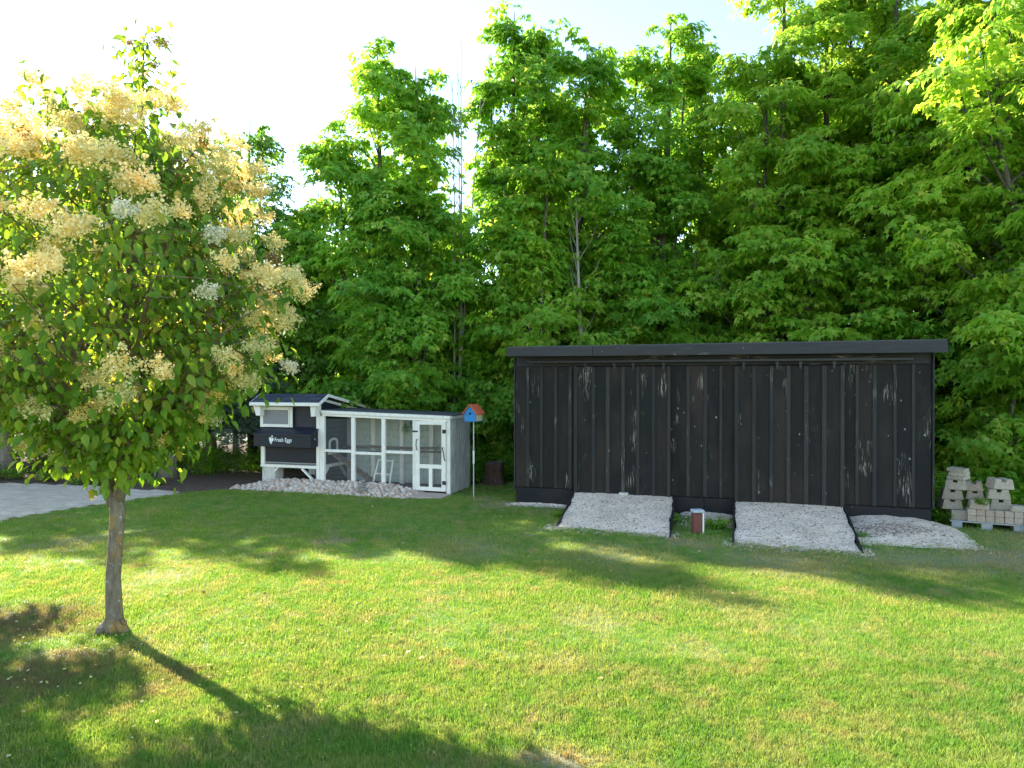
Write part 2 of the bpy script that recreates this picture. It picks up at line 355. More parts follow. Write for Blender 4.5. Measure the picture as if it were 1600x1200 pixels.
# ------------------------------------------------------------------ the setting
def sheet(name, poly, z, m, kind='structure', lift=0):
    mb = MB(); mb.add([(x, y, z) for x, y in poly], [tuple(range(len(poly)))])
    o = link(name, mb.mesh(name, m, fix=False))
    for p in o.data.polygons:
        if p.normal.z < 0: p.flip()
    return tag(o, kind=kind)
sheet('ground', [(-300,-300),(300,-300),(300,300),(-300,300)], -.008, SOIL)
LAWN = [(-8.45,3),(-9.5,-8),(24,-8),(24,12.2),(8.2,12.4),(7.4,11.4),(6.5,10.75),(.15,12.85),(.5,14.9),(.1,15.6),(-.9,15.3),(-1.35,13.85),
        (-1.85,13.3),(-3,13.75),(-5.2,14.35),(-5.9,14.35),(-6.45,14.05),(-7.1,13.12),(-7.66,12.12),(-8.04,11.12),(-8.3,9.5)]
tag(sheet('lawn', LAWN, -.004, TURF), 'mown green lawn with dry straw patches')
tag(sheet('soil_bed', [(-7.05,14.05),(-6.4,14.1),(-5.9,14.4),(-5.2,14.4),(-1.3,13.9),(-.9,15.35),(-1.5,17.0),(-8,19.5),(-22,20.5),(-22,15.6),(-11.05,15.35),(-8.7,14.95)], -.0045, MULCH), 'brown needle strewn soil under the trees')
sheet('gravel_lane', [(-60,27),(30,25),(30,33),(-60,38)], -.003, LANE)

def inside(x, y, poly):
    c = np.zeros(x.shape, bool); n = len(poly)
    for i in range(n):
        x1, y1 = poly[i]; x2, y2 = poly[(i+1) % n]
        cond = (y1 > y) != (y2 > y)
        c ^= cond & (x < (x2 - x1) * (y - y1) / ((y2 - y1) if y2 != y1 else 1e-9) + x1)
    return c

# ------------------------------------------------------------------ black shed with two sliding doors
SA = R(-18.5); SO = Vector((.115, 12.77, 0))
shed = empty('shed', SO, SA, 'long black board and batten shed with two sliding doors', 'shed')
def board(name, u0, u1, v0, v1, z0, z1, m, parent, rot=0.0, bevel=.004):
    w, d, h = u1 - u0, v1 - v0, z1 - z0
    mb = MB().box(-w/2, w/2, -d/2, d/2, 0, h)
    return mb.build(name, m, parent, bevel=bevel, loc=((u0+u1)/2, (v0+v1)/2, z0), rot=(0, rot, 0))
core = MB(); core.box(-.03, 6.53, .03, 2.9, 0, 2.46)
core.build('wall', BLACK_S, shed)
board('header_board', -.045, 6.545, -.004, .026, 2.47, 2.70, BLACK_H, shed)
def wall_run(parent, us, v, z0, z1, battens, bw=.052, ends=True):
    """us: joints between boards (metres along the front); battens: where a batten covers the joint"""
    for a, b in zip(us, us[1:]):
        j = random.uniform(-.003, .003)
        board('board', a + .004, b - .004, v - .022 + j, v + j, z0 + random.uniform(0, .012), z1, BLACK, parent, random.uniform(-.0012, .0012))
    for x in battens:
        w = bw + random.uniform(-.008, .012)
        board('batten', x - w/2, x + w/2, v - .040, v - .0235, z0 + random.uniform(0, .01), z1 - random.uniform(0, .008), BLACK_T, parent, random.uniform(-.001, .001))
wall_run(shed, [-.048,.188,.438,.702,.964,1.10], -.001, .315, 2.465, [.188,.438,.702,.964])
wall_run(shed, [2.62,2.976,3.25,3.499,3.80], -.001, .285, 2.465, [2.976,3.25,3.499])
wall_run(shed, [5.25,5.521,5.767,6.049,6.296,6.546], -.001, .285, 2.465, [5.521,5.767,6.049,6.296])
board('corner_board', 6.55, 6.575, -.05, .10, .28, 2.70, BLACK_T, shed); board('corner_board', -.078, -.053, -.03, .10, .28, 2.70, BLACK_T, shed)
# side walls, seen from a step to the side
for k in range(11):
    board('side_board', 6.531, 6.549, .105 + k*.254, .105 + k*.254 + .246, .29, 2.62 - .012*k, BLACK, shed)
    board('side_board', -.05, -.032, .105 + k*.254, .105 + k*.254 + .246, .29, 2.62 - .012*k, BLACK, shed)
for a, b in ((-.035, 1.42), (1.425, 3.23), (3.235, 5.0), (5.005, 6.535)):
    board('skirt_board', a, b, -.032 + random.uniform(-.004,.004), -.002, -.02, .275 + (.03 if a < 0 else 0), BLACK_S, shed)
def door(u0, u1, joints, extra):
    D = link('sliding_door', MB().box(u0+.01, u1-.01, -.062, -.052, .272, 2.43).mesh('door_core', BLACK_S), shed)
    wall_run(D, [u0] + joints + [u1], -.064, .262, 2.455, [u0 + .035] + joints + [u1 - .035], .058)
    return D
d1 = door(1.04, 2.70, [1.391,1.638,1.903,2.154,2.417], None); d2 = door(3.712, 5.345, [4.011,4.274,4.529,4.789,5.05], None)
board('track_rail', .217, 6.27, -.145, -.10, 2.52, 2.565, IRON, shed, 0, .006)
for u in (1.255, 1.76, 2.078, 2.583, 3.853, 4.361, 4.704, 5.188):
    hb = MB().box(u-.018, u+.018, -.118, -.112, 2.40, 2.56).box(u-.03, u+.03, -.135, -.118, 2.475, 2.50)
    hb.tube([(u, -.15, 2.49), (u, -.12, 2.49)], .016, 8, 1)
    hb.build('hanger', [IRON, IRON], shed)
# roof and fascia (fascia lifts a little towards the right end)
def fascia(u0, u1, za, zb, h0, h1):
    mb = MB(); y0, y1 = -.325, -.30
    mb.add([(u0,y0,za),(u1,y0,zb),(u1,y1,zb),(u0,y1,za),(u0,y0,za+h0),(u1,y0,zb+h1),(u1,y1,zb+h1),(u0,y1,za+h0)], [(0,3,2,1),(4,5,6,7),(0,1,5,4),(1,2,6,5),(2,3,7,6),(3,0,4,7)])
    return mb.build('fascia', BLACK_H, shed, bevel=.004)
fascia(-.118, 1.419, 2.642, 2.632, .155, .162); fascia(1.424, 6.685, 2.632, 2.625, .165, .178)
mb = MB(); mb.add([(-.11,-.299,2.79),(6.68,-.299,2.795),(6.68,3.05,2.50),(-.11,3.05,2.50),(-.11,-.299,2.815),(6.68,-.299,2.822),(6.68,3.05,2.52),(-.11,3.05,2.52)], [(0,3,2,1),(4,5,6,7),(0,1,5,4),(1,2,6,5),(2,3,7,6),(3,0,4,7)])
mb.build('roof', ROOFM, shed)
for k in range(12):
    u = .0 + k * .59; board('rafter', u, u + .04, -.298, .0, 2.645 if k < 12 else 2.6, 2.785, BLACK_S, shed)
mb = MB(); mb.add([(-.112,-.325,2.798),(6.69,-.325,2.804),(6.69,-.29,2.826),(-.112,-.29,2.820)], [(0,1,2,3)]); 

def height_grid(name, P, nu, nv, m, parent=None):
    V = np.array([P(i/nu, j/nv) for j in range(nv+1) for i in range(nu+1)], dtype=float)
    F = np.array([(j*(nu+1)+i, j*(nu+1)+i+1, (j+1)*(nu+1)+i+1, (j+1)*(nu+1)+i) for j in range(nv) for i in range(nu)])
    return link(name, np_mesh(name, V, F, [m], smooth=True), parent)
from mathutils import noise as mnoise
def fbm(x, y, s=1.0, z=0.0): return mnoise.fractal(Vector((x*s, y*s, z)), 1.0, 2.0, 4)
def ramp_obj(tl, tr, br, bl, ztop, label, seed):
    root = empty('gravel_ramp', SO, SA, label, 'ramp')
    def P(s, t):
        a = Vector(tl).lerp(Vector(tr), s); b = Vector(bl).lerp(Vector(br), s); p = a.lerp(b, t)
        z = ztop * (1 - t) ** 1.12 + .012 * math.sin(3.1 * s) + .018 * fbm(p.x, p.y, 2.2, seed) * (1 if .05 < t else .4) - (.03 if t > .97 else 0)
        return (p.x + .03 * fbm(p.y, seed, 2), p.y + (.10 * fbm(p.x, seed, 1.3) if t > .9 else 0), z)
    height_grid('gravel_surface', P, 60, 60, GRAVEL, root)
    for (a, b) in ((tl, bl), (tr, br)):
        sgn = -1 if a is tl else 1
        mb = MB(); w = .024
        x0, y0, x1, y1 = a[0] + sgn*.012, a[1], b[0] + sgn*.012, b[1]
        mb.add([(x0,y0,-.02),(x1,y1,-.02),(x1,y1,.012),(x0,y0,ztop + .012),(x0+sgn*w,y0,-.02),(x1+sgn*w,y1,-.02),(x1+sgn*w,y1,.012),(x0+sgn*w,y0,ztop+.012)],
               [(0,1,2,3),(4,7,6,5),(0,4,5,1),(1,5,6,2),(2,6,7,3),(3,7,4,0)])
        mb.build('side_board', BLACK_S, root)
    # loose stones on the gravel
    T, TF = stone_template(3)
    n = 420; s = rng.random(n); t = rng.random(n) ** .8; k = rng.uniform(.004, .013, n)
    C = np.array([P(a, b) for a, b in zip(s, t)]); C[:, 2] += k * .2
    o = link('loose_stones', np_mesh('loose_stones', (T[None] * k[:, None, None] + C[:, None]).reshape(-1, 3), (TF[None] + (np.arange(n) * len(T))[:, None, None]).reshape(-1, TF.shape[1]), [PEBBLE]), root); o.name = 'gravel'; o['kind'] = 'stuff'
    return root, P
def stone_template(seed, n=7, rings=3):
    r = random.Random(seed); vs = [(0, 0, -.6)]; 
    for i in range(1, rings + 1):
        th = math.pi * i / (rings + 1)
        for k in range(n):
            a = 2 * math.pi * (k + .5 * (i % 2)) / n; q = r.uniform(.82, 1.15)
            vs.append((math.sin(th) * math.cos(a) * q, math.sin(th) * math.sin(a) * q * .85, -.62 * math.cos(th) * q))
    vs.append((0, 0, .6)); fs = []
    for k in range(n): fs.append((0, 1 + (k+1) % n, 1 + k))
    for i in range(rings - 1):
        for k in range(n):
            a, b = 1 + i*n + k, 1 + i*n + (k+1) % n; c, d = a + n, b + n
            fs += [(a, b, d), (a, d, c)]
    L = len(vs) - 1
    for k in range(n): fs.append((L, 1 + (rings-1)*n + k, 1 + (rings-1)*n + (k+1) % n))
    return np.array(vs, float), np.array(fs)
r1, P1 = ramp_obj((1.07,-.07), (2.73,-.07), (2.86,-1.97), (1.20,-1.74), .275, 'pale gravel ramp at the left sliding door, grass sprouting in its middle', 3)
r2, P2 = ramp_obj((3.735,-.07), (5.32,-.07), (5.30,-2.10), (3.76,-2.14), .255, 'pale gravel ramp at the right sliding door, nearest the gravel mound', 9)
brick = MB().box(-.075, .075, -.05, .05, 0, .045).build('grey_brick', CONC, None, bevel=.006)
brick.location = Matrix.Translation(SO) @ Matrix.Rotation(SA, 4, 'Z') @ Vector((1.92, -.14, .272)); brick.rotation_euler = (0, 0, SA)
tag(brick, 'grey brick lying at the top edge of the left gravel ramp', 'brick')
def moundP(s, t):
    u = 5.35 + 1.55 * s; v = .0 - 1.62 * t
    q = max(0, 1 - abs(2*s - .75) ** 2.2 * (.75 if s < .4 else .62)); w = max(0, 1 - (t / (.98 - .12 * s)) ** 1.7)
    return (u + .10 * fbm(v, 3.3, 1.1), v, .15 * q * w + .012 * fbm(u, v, 5) * (q * w > 0) - .006 * (1 - min(1, q*w*6)))
mound = height_grid('gravel_mound', moundP, 50, 50, GRAVEL); mound.location = SO; mound.rotation_euler = (0, 0, SA)
tag(mound, 'low pale gravel mound against the right foot of the black shed', 'gravel mound')
# strip of spilled gravel along the skirt
def stripP(u0, u1, w, h, sd):
    def f(s, t):
        u = u0 + (u1-u0)*s; e = math.sin(math.pi * min(1, max(0, s))) ** .4
        return (u, -.03 - w * t * (.7 + .5 * fbm(u, sd, 2.5)) * e, h * (1-t) ** 1.5 * e + .008 * fbm(u, t, 9, sd) * (1-t) - .004 * (t > .95))
    return f
for u0, u1, w, h, lab in ((-.15, 1.1, .22, .045, 'thin strip of spilled gravel at the left foot of the shed'), (2.85, 3.70, .55, .05, 'spilled gravel patch between the two ramps')):
    o = height_grid('gravel_patch', stripP(u0, u1, w, h, u0), 40, 12, GRAVEL); o.location = SO; o.rotation_euler = (0, 0, SA); tag(o, lab, 'gravel patch')

def loose(name, label, n, fn, k0, k1, m):
    T, TF = stone_template(17, 6, 2); C = np.array([fn() for _ in range(n)]); k = rng.uniform(k0, k1, n); k[rng.random(n) < .06] *= 1.7
    a = rng.uniform(0, 6.3, n); c0, s0 = np.cos(a), np.sin(a)
    V = np.stack([T[None,:,0]*c0[:,None] - T[None,:,1]*s0[:,None], T[None,:,0]*s0[:,None] + T[None,:,1]*c0[:,None], np.broadcast_to(T[None,:,2], (n, len(T)))], -1) * k[:,None,None] + C[:,None]
    o = link(name, np_mesh(name, V.reshape(-1, 3), (TF[None] + (np.arange(n) * len(T))[:,None,None]).reshape(-1, 3), [m])); o.location = SO; o.rotation_euler = (0, 0, SA); return tag(o, label, kind='stuff')
def spill():
    w = random.random()
    if w < .32: return (random.uniform(1.0, 3.0), -1.80 + random.gauss(0, .13), .004)
    if w < .64: return (random.uniform(3.6, 5.45), -2.08 + random.gauss(0, .13), .004)
    if w < .80: return (random.uniform(5.3, 6.9), -1.2 + random.gauss(0, .22), .006)
    if w < .92: return (random.uniform(2.85, 3.75), -random.random() ** 1.5 * 1.1, .012)
    return (random.uniform(-.2, 1.1), -.05 - random.random() * .25, .014)
loose('gravel', 'loose gravel spilled round the ramps and the mound', 2600, spill, .006, .018, PEBBLE)
def rubble():
    u = 5.5 + random.gauss(.35, .28); v = -.80 + random.gauss(0, .16); p = moundP((u - 5.35) / 1.55, -v / 1.62); return (p[0], p[1], p[2] + .004)
loose('gravel', 'brown stony patch on the gravel mound', 420, rubble, .008, .022, m_stone('brown_stone', [(0, (.20,.13,.09)), (.5, (.34,.25,.18)), (1, (.50,.42,.34))]))
def S_(u, v, z=0): return Matrix.Translation(SO) @ Matrix.Rotation(SA, 4, 'Z') @ Vector((u, v, z))
# little red-brown post between the ramps
post = empty('marker_post', (2.69, 10.29, 0), R(4), 'short red brown box post with grey cap between the two gravel ramps', 'post')
MB().box(-.075, .055, -.06, .06, 0, .29).build('body', RED, post, bevel=.006)
MB().box(.056, .078, -.066, .06, -.01, .30).build('white_edge', WHITE, post, bevel=.004)
MB().box(-.085, .086, -.075, .075, .301, .345).build('cap', CAPG, post, bevel=.012)

# ------------------------------------------------------------------ chicken coop with run
CA = R(-18); CO = Vector((-5.357, 15.154, 0))
def C_(u, v, z=0): return Matrix.Translation(CO) @ Matrix.Rotation(CA, 4, 'Z') @ Vector((u, v, z))
coop = empty('chicken_coop', CO, CA, 'navy and white chicken coop with a long wire run', 'chicken coop')
def bx(name, u0, u1, v0, v1, z0, z1, m, parent=coop, bevel=.004):
    return MB().box(u0, u1, v0, v1, z0, z1).build(name, m, parent, bevel=bevel)
def zr(u): return 1.604 - .0265 * (u - 1.51)          # top of the run
RZ = lambda v: (1.735 + (v + .2) * (1.905 - 1.735) / .33) if v < .13 else 1.905 - (v - .13) * (.405 / 2.17)
# house walls
bx('front_wall', .06, 1.385, .03, .05, .46, 1.745, NAVY)
for u, nm in ((1.415, 'side_wall'), (.03, 'side_wall')):
    MB().prism([(.051, .46), (2.06, .46), (2.06, RZ(2.06) - .03), (.13, 1.875), (.051, RZ(.051) - .03)], 'x', u, u + .022).build(nm, NAVY, coop)
bx('back_wall', .06, 1.41, 2.065, 2.085, .05, 1.50, NAVY2)
bx('floor_panel', .05, 1.41, .055, 2.06, .43, .455, GREYW)
bx('lower_panel', .10, 1.36, .016, .028, .465, .80, NAVY2)
bx('trim_strip', .09, 1.37, .004, .015, .47, .495, GREYW)
bx('sill_board', -.01, 1.365, -.012, .025, .385, .445, WHITE)
bx('corner_post', -.005, .088, -.008, .06, .447, 1.70, WHITE)
bx('corner_post', 1.37, 1.45, -.02, .05, 0, 1.70, WHITE)
bx('concrete_pier', .02, .345, .0, .30, -.02, .383, CONC, bevel=.01); bx('concrete_pier', .02, .32, 1.7, 2.0, -.02, .43, CONC, bevel=.01)
bx('concrete_pier', 1.1, 1.38, 1.7, 2.0, -.02, .43, CONC, bevel=.01); bx('support_post', .72, .80, .9, .98, 0, .43, GREYW)
MB().bar((1.02, .0, .375), (1.385, .0, .07), .03, .06, (0, 1, 0)).build('brace', WHITE, coop)
MB().bar((.345, .012, .30), (.42, .012, .385), .03, .05, (0, 1, 0)).build('brace', WHITE, coop)
# bracket knees under the eave
for u0, u1, in ((-.09, .045), (1.47, 1.37)):
    MB().prism([(u1 - (.05 if u1 > u0 else -.05), 1.48), (u1 + (.05 if u1 > u0 else -.03), 1.48), (u1 + (.05 if u1 > u0 else -.05), 1.715), (u0, 1.715)], 'y', -.16, -.022).build('eave_bracket', WHITE, coop)
# roof
def slab(name, u0, u1, va, vb, m, t=.03, off=0.0):
    za, zb = RZ(va) + off, RZ(vb) + off
    mb = MB(); mb.add([(u0,va,za),(u1,va,za),(u1,vb,zb),(u0,vb,zb),(u0,va,za+t),(u1,va,za+t),(u1,vb,zb+t),(u0,vb,zb+t)], [(0,3,2,1),(4,5,6,7),(0,1,5,4),(1,2,6,5),(2,3,7,6),(3,0,4,7)])
    return mb.build(name, m, coop)
slab('roof', -.10, 1.555, -.205, .129, SHINGLE); slab('roof', -.10, 1.555, .131, 2.30, SHINGLE)
# shingle courses of the front slope, each tab its own piece
for row in range(3):
    va = -.212 + row * .112; vb = va + .12
    u = -.105 - (row % 2) * .12
    while u < 1.55:
        a, b = max(u, -.105) + .003, min(u + .25, 1.56) - .003
        if b - a > .03:
            za, zb = RZ(va) + .032 + .006, RZ(min(vb, .129)) + .032
            MB().add([(a,va,za),(b,va,za),(b,vb,zb),(a,vb,zb),(a,va,za+.008),(b,va,za+.008),(b,vb,zb+.004),(a,vb,zb+.004)], [(0,3,2,1),(4,5,6,7),(0,1,5,4),(1,2,6,5),(2,3,7,6),(3,0,4,7)]).build('shingle', SHINGLE, coop)
        u += .25
bx('eave_fascia', -.11, 1.557, -.232, -.207, 1.695, 1.765, WHITE)
def rake(u, va, vb, dz, h, t=.022):
    za, zb = RZ(va) + dz, RZ(vb) + dz
    MB().add([(u,va,za-h),(u,vb,zb-h),(u,vb,zb),(u,va,za),(u+t,va,za-h),(u+t,vb,zb-h),(u+t,vb,zb),(u+t,va,za)], [(0,1,2,3),(4,7,6,5),(0,4,5,1),(1,5,6,2),(2,6,7,3),(3,7,4,0)]).build('rake_board', WHITE, coop)
for u in (1.557, -.123):
    rake(u, -.23, .13, .035, .062); rake(u, .131, 2.31, .035, .062)
rake(1.44, .10, 2.05, -.045, .055)
# window
win = MB(); 
for a in ((.0, .80, 1.60, 1.672), (.0, .80, 1.238, 1.30), (.0, .07, 1.302, 1.598), (.70, .80, 1.302, 1.598)): win.box(a[0], a[1], -.035, -.009, a[2], a[3])
wf = win.build('window', WHITE, coop, bevel=.003)
MB().box(.07, .70, -.02, -.014, 1.302, 1.598).build('pane', GLASSY, wf)
MB().box(.735, .74, -.040, -.036, 1.24, 1.67).build('batten_line', GREYW, wf)
# nest box
nb = MB().prism([(-.28, .845), (.028, .86), (.028, 1.215), (-.28, 1.095)], 'x', .03, 1.415).build('nest_box', NAVY2, coop, bevel=.004)
MB().prism([(-.31, 1.088), (.029, 1.222), (.029, 1.245), (-.31, 1.112)], 'x', .015, 1.432).build('lid', NAVY, nb)
MB().box(1.416, 1.424, -.16, -.13, 1.0, 1.03).build('latch', GALV, nb)
SIGN = mat('sign_white', (.80,.80,.80), .6, .2)[0]
def text(body, size, u, z, parent, off=.0016):
    cu = bpy.data.curves.new('lettering', 'FONT'); cu.body = body; cu.size = size; cu.extrude = .001; cu.offset = off; cu.space_character = 1.08
    tmp = bpy.data.objects.new('tmp', cu); COL.objects.link(tmp); dg = bpy.context.evaluated_depsgraph_get(); dg.update()
    me = bpy.data.meshes.new_from_object(tmp.evaluated_get(dg)); bpy.data.objects.remove(tmp); me.materials.clear(); me.materials.append(SIGN)
    o = link('lettering', me, parent, (u, -.2825, z), (R(90), 0, R(0))); o.scale = (.92, 1.18, 1); return o
text('Fresh', .098, .545, .955, nb); text('Eggs', .098, .795, .955, nb)
# heart shaped hen emblem
hp = []
for k in range(28):
    a = 2 * math.pi * k / 28; x = 16 * math.sin(a) ** 3; y = 13*math.cos(a) - 5*math.cos(2*a) - 2*math.cos(3*a) - math.cos(4*a)
    hp.append((x / 32 * .115, y / 32 * .15))
ca, sa = math.cos(-.28), math.sin(-.28)
emb = MB().prism([(.462 + x*ca - z*sa, .985 + x*sa + z*ca) for x, z in hp], 'y', -.2835, -.2815)
emb.prism([(.486 + .022*math.cos(k*.7), 1.062 + .020*math.sin(k*.7)) for k in range(9)], 'y', -.2834, -.2816); emb.prism([(.44,.935),(.455,.905),(.475,.905),(.48,.935)], 'y', -.2833, -.2817)
emb.build('emblem', SIGN, nb)
# right side wall towards the run: pop door arch, sill, braces
arch = []
for k in range(13):
    a = math.pi * k / 12; arch.append((.50 + .165 * math.cos(a), .905 + .095 * math.sin(a)))
arch = [(.665, .69)] + arch + [(.335, .69)]
mb = MB(); ri = [(.5 + (x-.5)*.80, .69 + (z-.69)*.86) for x, z in arch]
n = len(arch)
vs = [(1.438, x, z) for x, z in arch] + [(1.438, x, z) for x, z in ri] + [(1.47, x, z) for x, z in arch] + [(1.47, x, z) for x, z in ri]
fs = []
for i in range(n - 1): fs += [(2*n+i, 2*n+i+1, 3*n+i+1, 3*n+i), (i, 2*n+i, 2*n+i+1, i+1)[::-1], (n+i, n+i+1, 3*n+i+1, 3*n+i)]
mb.add(vs, fs).build('pop_door_frame', WHITE, coop); MB().box(1.438, 1.475, .30, .70, .655, .69).build('pop_door_sill', WHITE, coop)
bx('side_sill', 1.44, 1.475, .055, 1.03, .385, .45, WHITE)
MB().bar((1.458, .09, .20), (1.458, .27, .385), .035, .06, (1, 0, 0)).build('brace', WHITE, coop); MB().bar((1.458, .98, .14), (1.458, .76, .385), .035, .06, (1, 0, 0)).build('brace', GREYW, coop)
# run frame
def railbar(name, u0, u1, v0, v1, dz0, dz1, m=WHITE):
    mb = MB(); mb.add([(u0,v0,zr(u0)+dz0),(u1,v0,zr(u1)+dz0),(u1,v1,zr(u1)+dz0),(u0,v1,zr(u0)+dz0),(u0,v0,zr(u0)+dz1),(u1,v0,zr(u1)+dz1),(u1,v1,zr(u1)+dz1),(u0,v1,zr(u0)+dz1)], [(0,3,2,1),(4,5,6,7),(0,1,5,4),(1,2,6,5),(2,3,7,6),(3,0,4,7)])
    return mb.build(name, m, coop, bevel=.004)
railbar('top_rail', 1.49, 4.39, -.045, .01, -.062, 0); railbar('top_rail', 1.50, 4.378, -.022, .01, -.115, -.065)
railbar('top_rail', 4.30, 4.40, .012, 1.02, -.062, 0); railbar('top_rail', 1.50, 4.29, .97, 1.02, -.10, -.01)
railbar('run_roof', 1.50, 4.41, .012, 1.06, .003, .018, ROOFM)
for u, w in ((1.51, .105), (2.23, .08), (2.92, .08), (3.60, .06), (4.335, .082)):
    bx('post', u - w/2, u + w/2, -.02, .045, -.02, zr(u) - .117, WHITE)
for u, v in ((2.14, 1.0), (2.83, 1.0), (3.53, 1.0), (4.30, 1.0)): bx('back_post', u - .045, u + .045, v - .04, v + .02, 0, zr(u) - .105, WHITE)
bx('back_post', 1.485, 1.60, .99, 1.05, 0, 1.48, GREYW)
for a, b, z in ((1.565, 2.188, .775), (2.272, 2.878, .745), (2.962, 3.568, .79)): bx('mid_rail', a, b, -.012, .03, z - .028, z + .028, WHITE)
bx('kick_board', 1.57, 3.57, -.005, .02, -.02, .10, GREYW)
for k in range(10): 
    z = .03 + k * .142; bx('plank', 1.61, 4.34, 1.022 + random.uniform(0,.006), 1.04 + random.uniform(0,.006), z, z + .138, PLANKG, bevel=.003)
def sideP(s, t):
    v = .02 + 1.02 * s; z = .01 + (zr(4.38) - .075) * t
    return (4.385 + .012 * fbm(v, z, 3.2, 4) - .006 * (abs((s * 3) % 1 - .5) > .47), v, z)
height_grid('side_sheet', sideP, 40, 40, SHEET, coop)
bx('sheet_batten', 4.39, 4.408, .34, .372, .02, 1.44, GREYW); bx('sheet_batten', 4.39, 4.408, .68, .71, .02, 1.44, GREYW)
tag(sheet('run_floor', [(C_(u, v).x, C_(u, v).y) for u, v in ((1.46,.0),(4.38,.0),(4.38,1.04),(1.46,1.04))], .012, RUNSOIL))
sheet('coop_floor_soil', [(C_(u, v).x, C_(u, v).y) for u, v in ((.0,-.1),(1.459,-.1),(1.459,2.1),(.0,2.1))], .006, RUNSOIL)
WIRE = mat('mesh_wire', (.30,.31,.32), .5, .5)[0]
def mesh_panel(parent, u0, u1, z0, z1, v):
    mb = MB(); s = .0011; k = u0 + .02
    while k < u1: mb.add([(k-s,v,z0),(k+s,v,z0),(k+s,v,z1),(k-s,v,z1)], [(0,1,2,3)]); k += .026
    k = z0 + .02
    while k < z1: mb.add([(u0,v+.002,k-s),(u1,v+.002,k-s),(u1,v+.002,k+s),(u0,v+.002,k+s)], [(0,1,2,3)]); k += .026
    o = mb.build('wire_mesh', WIRE, parent); o['kind'] = 'stuff'; return o
for a, b in ((1.563, 2.19), (2.27, 2.88), (2.96, 3.57)): mesh_panel(coop, a, b, .10, 1.44, .033)
# run door
dr = MB()
for a in ((3.645,3.735,.06,1.425),(4.205,4.292,.06,1.425)): dr.box(a[0],a[1],-.05,-.022,a[2],a[3])
for a in ((1.355,1.425),(.50,.578),(.06,.135)): dr.box(3.735,4.205,-.049,-.022,a[0],a[1])
dr.box(3.935,4.005,-.048,-.022,.135,.50)
D = dr.build('run_door', WHITE, coop)
mesh_panel(D, 3.735, 4.205, .135, .50, -.03); mesh_panel(D, 3.735, 4.205, .578, 1.355, -.03)
bx('door_header', 3.632, 4.292, -.018, .03, 1.432, 1.478, WHITE)
for z in (1.19, .19): MB().box(4.225, 4.30, -.058, -.051, z, z + .075).build('hinge', IRON, D)
MB().box(3.585, 3.70, -.062, -.051, 1.205, 1.235).build('latch', IRON, D)
MB().tube([(3.69,-.052,1.07),(3.685,-.085,1.05),(3.68,-.09,.96),(3.69,-.085,.87),(3.695,-.052,.85)], .009, 6).build('handle', IRON, D)
MB().tube([(4.235,-.055,.92),(4.24,-.085,.90),(4.27,-.09,.78),(4.285,-.085,.68),(4.29,-.055,.66)], .010, 6).build('handle', IRON, D)
# ramp with cleats, perches
rp = MB().bar((1.49,.50,.655), (2.52,.40,.07), .22, .025, (0,0,1)).build('hen_ramp', RAMPW, coop)
for k in range(7):
    t = .08 + k * .13; p = Vector((1.49,.50,.675)).lerp(Vector((2.52,.40,.09)), t)
    MB().box(p.x-.016, p.x+.016, p.y-.11, p.y+.11, p.z-.006, p.z+.028).build('cleat', RAMPW, rp)
MB().tube([(1.47,.86,.765),(2.1,.87,.80),(2.9,.86,.79),(3.75,.85,.815)], [.026,.028,.024,.02], 8).build('perch', PERCH, coop, True)
MB().tube([(2.2,.70,.70),(2.9,.72,.725),(3.9,.70,.745)], [.02,.022,.018], 8).build('perch', PERCH, coop, True)
lad = empty('ladder_stand', C_(2.66, .5, 0), CA, 'small white wooden ladder stand inside the wire run', 'ladder')
MB().bar((-.20,-.14,.012), (-.155,.08,.56), .035, .035, (0,1,0)).build('leg', WHITE, lad); MB().bar((.20,-.14,.012), (.175,.08,.56), .035, .035, (0,1,0)).build('leg', WHITE, lad)
MB().bar((-.16,.08,.555), (.18,.08,.535), .03, .03).build('rung', WHITE, lad); MB().bar((-.178,-.03,.28), (.188,-.03,.265), .03, .03).build('rung', WHITE, lad)

# ------------------------------------------------------------------ stones, slab, cairn, birdhouse, stump
bord = empty('stone_border', CO, CA, 'border of pinkish river stones heaped along the front of the coop', 'stone border')
stone_me = []
for k in range(8):
    T, TF = stone_template(50 + k); stone_me.append(np_mesh('stone', T, TF, [PEBBLE], smooth=True))
def pile_h(u, v): 
    e = min(1, max(0, (u + .1) / .5)) * min(1, max(0, (3.85 - u) / .7))
    return .13 * e * max(0, 1 - ((-v - .02) / .70) ** 1.5) if v < -.02 else .12 * e * max(0, 1 - (v / .25))
def front_edge(u): return .70 + .06 * fbm(u, 7, 2)
placed = []
for k in range(6000):
    if len(placed) >= 300: break
    u = random.uniform(-.22, 3.72); v = -random.uniform(.0, front_edge(u)) - (.0 if u > 0 else 0)
    if u < .0 and v > -.35: continue
    r = random.uniform(.036, .068)
    if any((u-a)**2 + (v-b)**2 < (.74*(r+c))**2 for a, b, c in placed): continue
    placed.append((u, v, r))
for i, (u, v, r) in enumerate(placed):
    o = link('stone', stone_me[i % 8], bord, (u, v, pile_h(u, v) + r * .30), (random.uniform(-.5,.5), random.uniform(-.5,.5), random.uniform(0, 6.3)), r)
T, TF = stone_template(91, 6, 2); n = 2600
uu = rng.uniform(-.25, 3.8, n); vv = -rng.uniform(-.18, .76, n); k = rng.uniform(.018, .036, n)
C = np.array([(a, b, pile_h(a, b) + .006) for a, b in zip(uu, vv)])
a = rng.uniform(0, 6.3, n); ca_, sa_ = np.cos(a), np.sin(a)
Vx = T[None, :, 0] * ca_[:, None] - T[None, :, 1] * sa_[:, None]; Vy = T[None, :, 0] * sa_[:, None] + T[None, :, 1] * ca_[:, None]
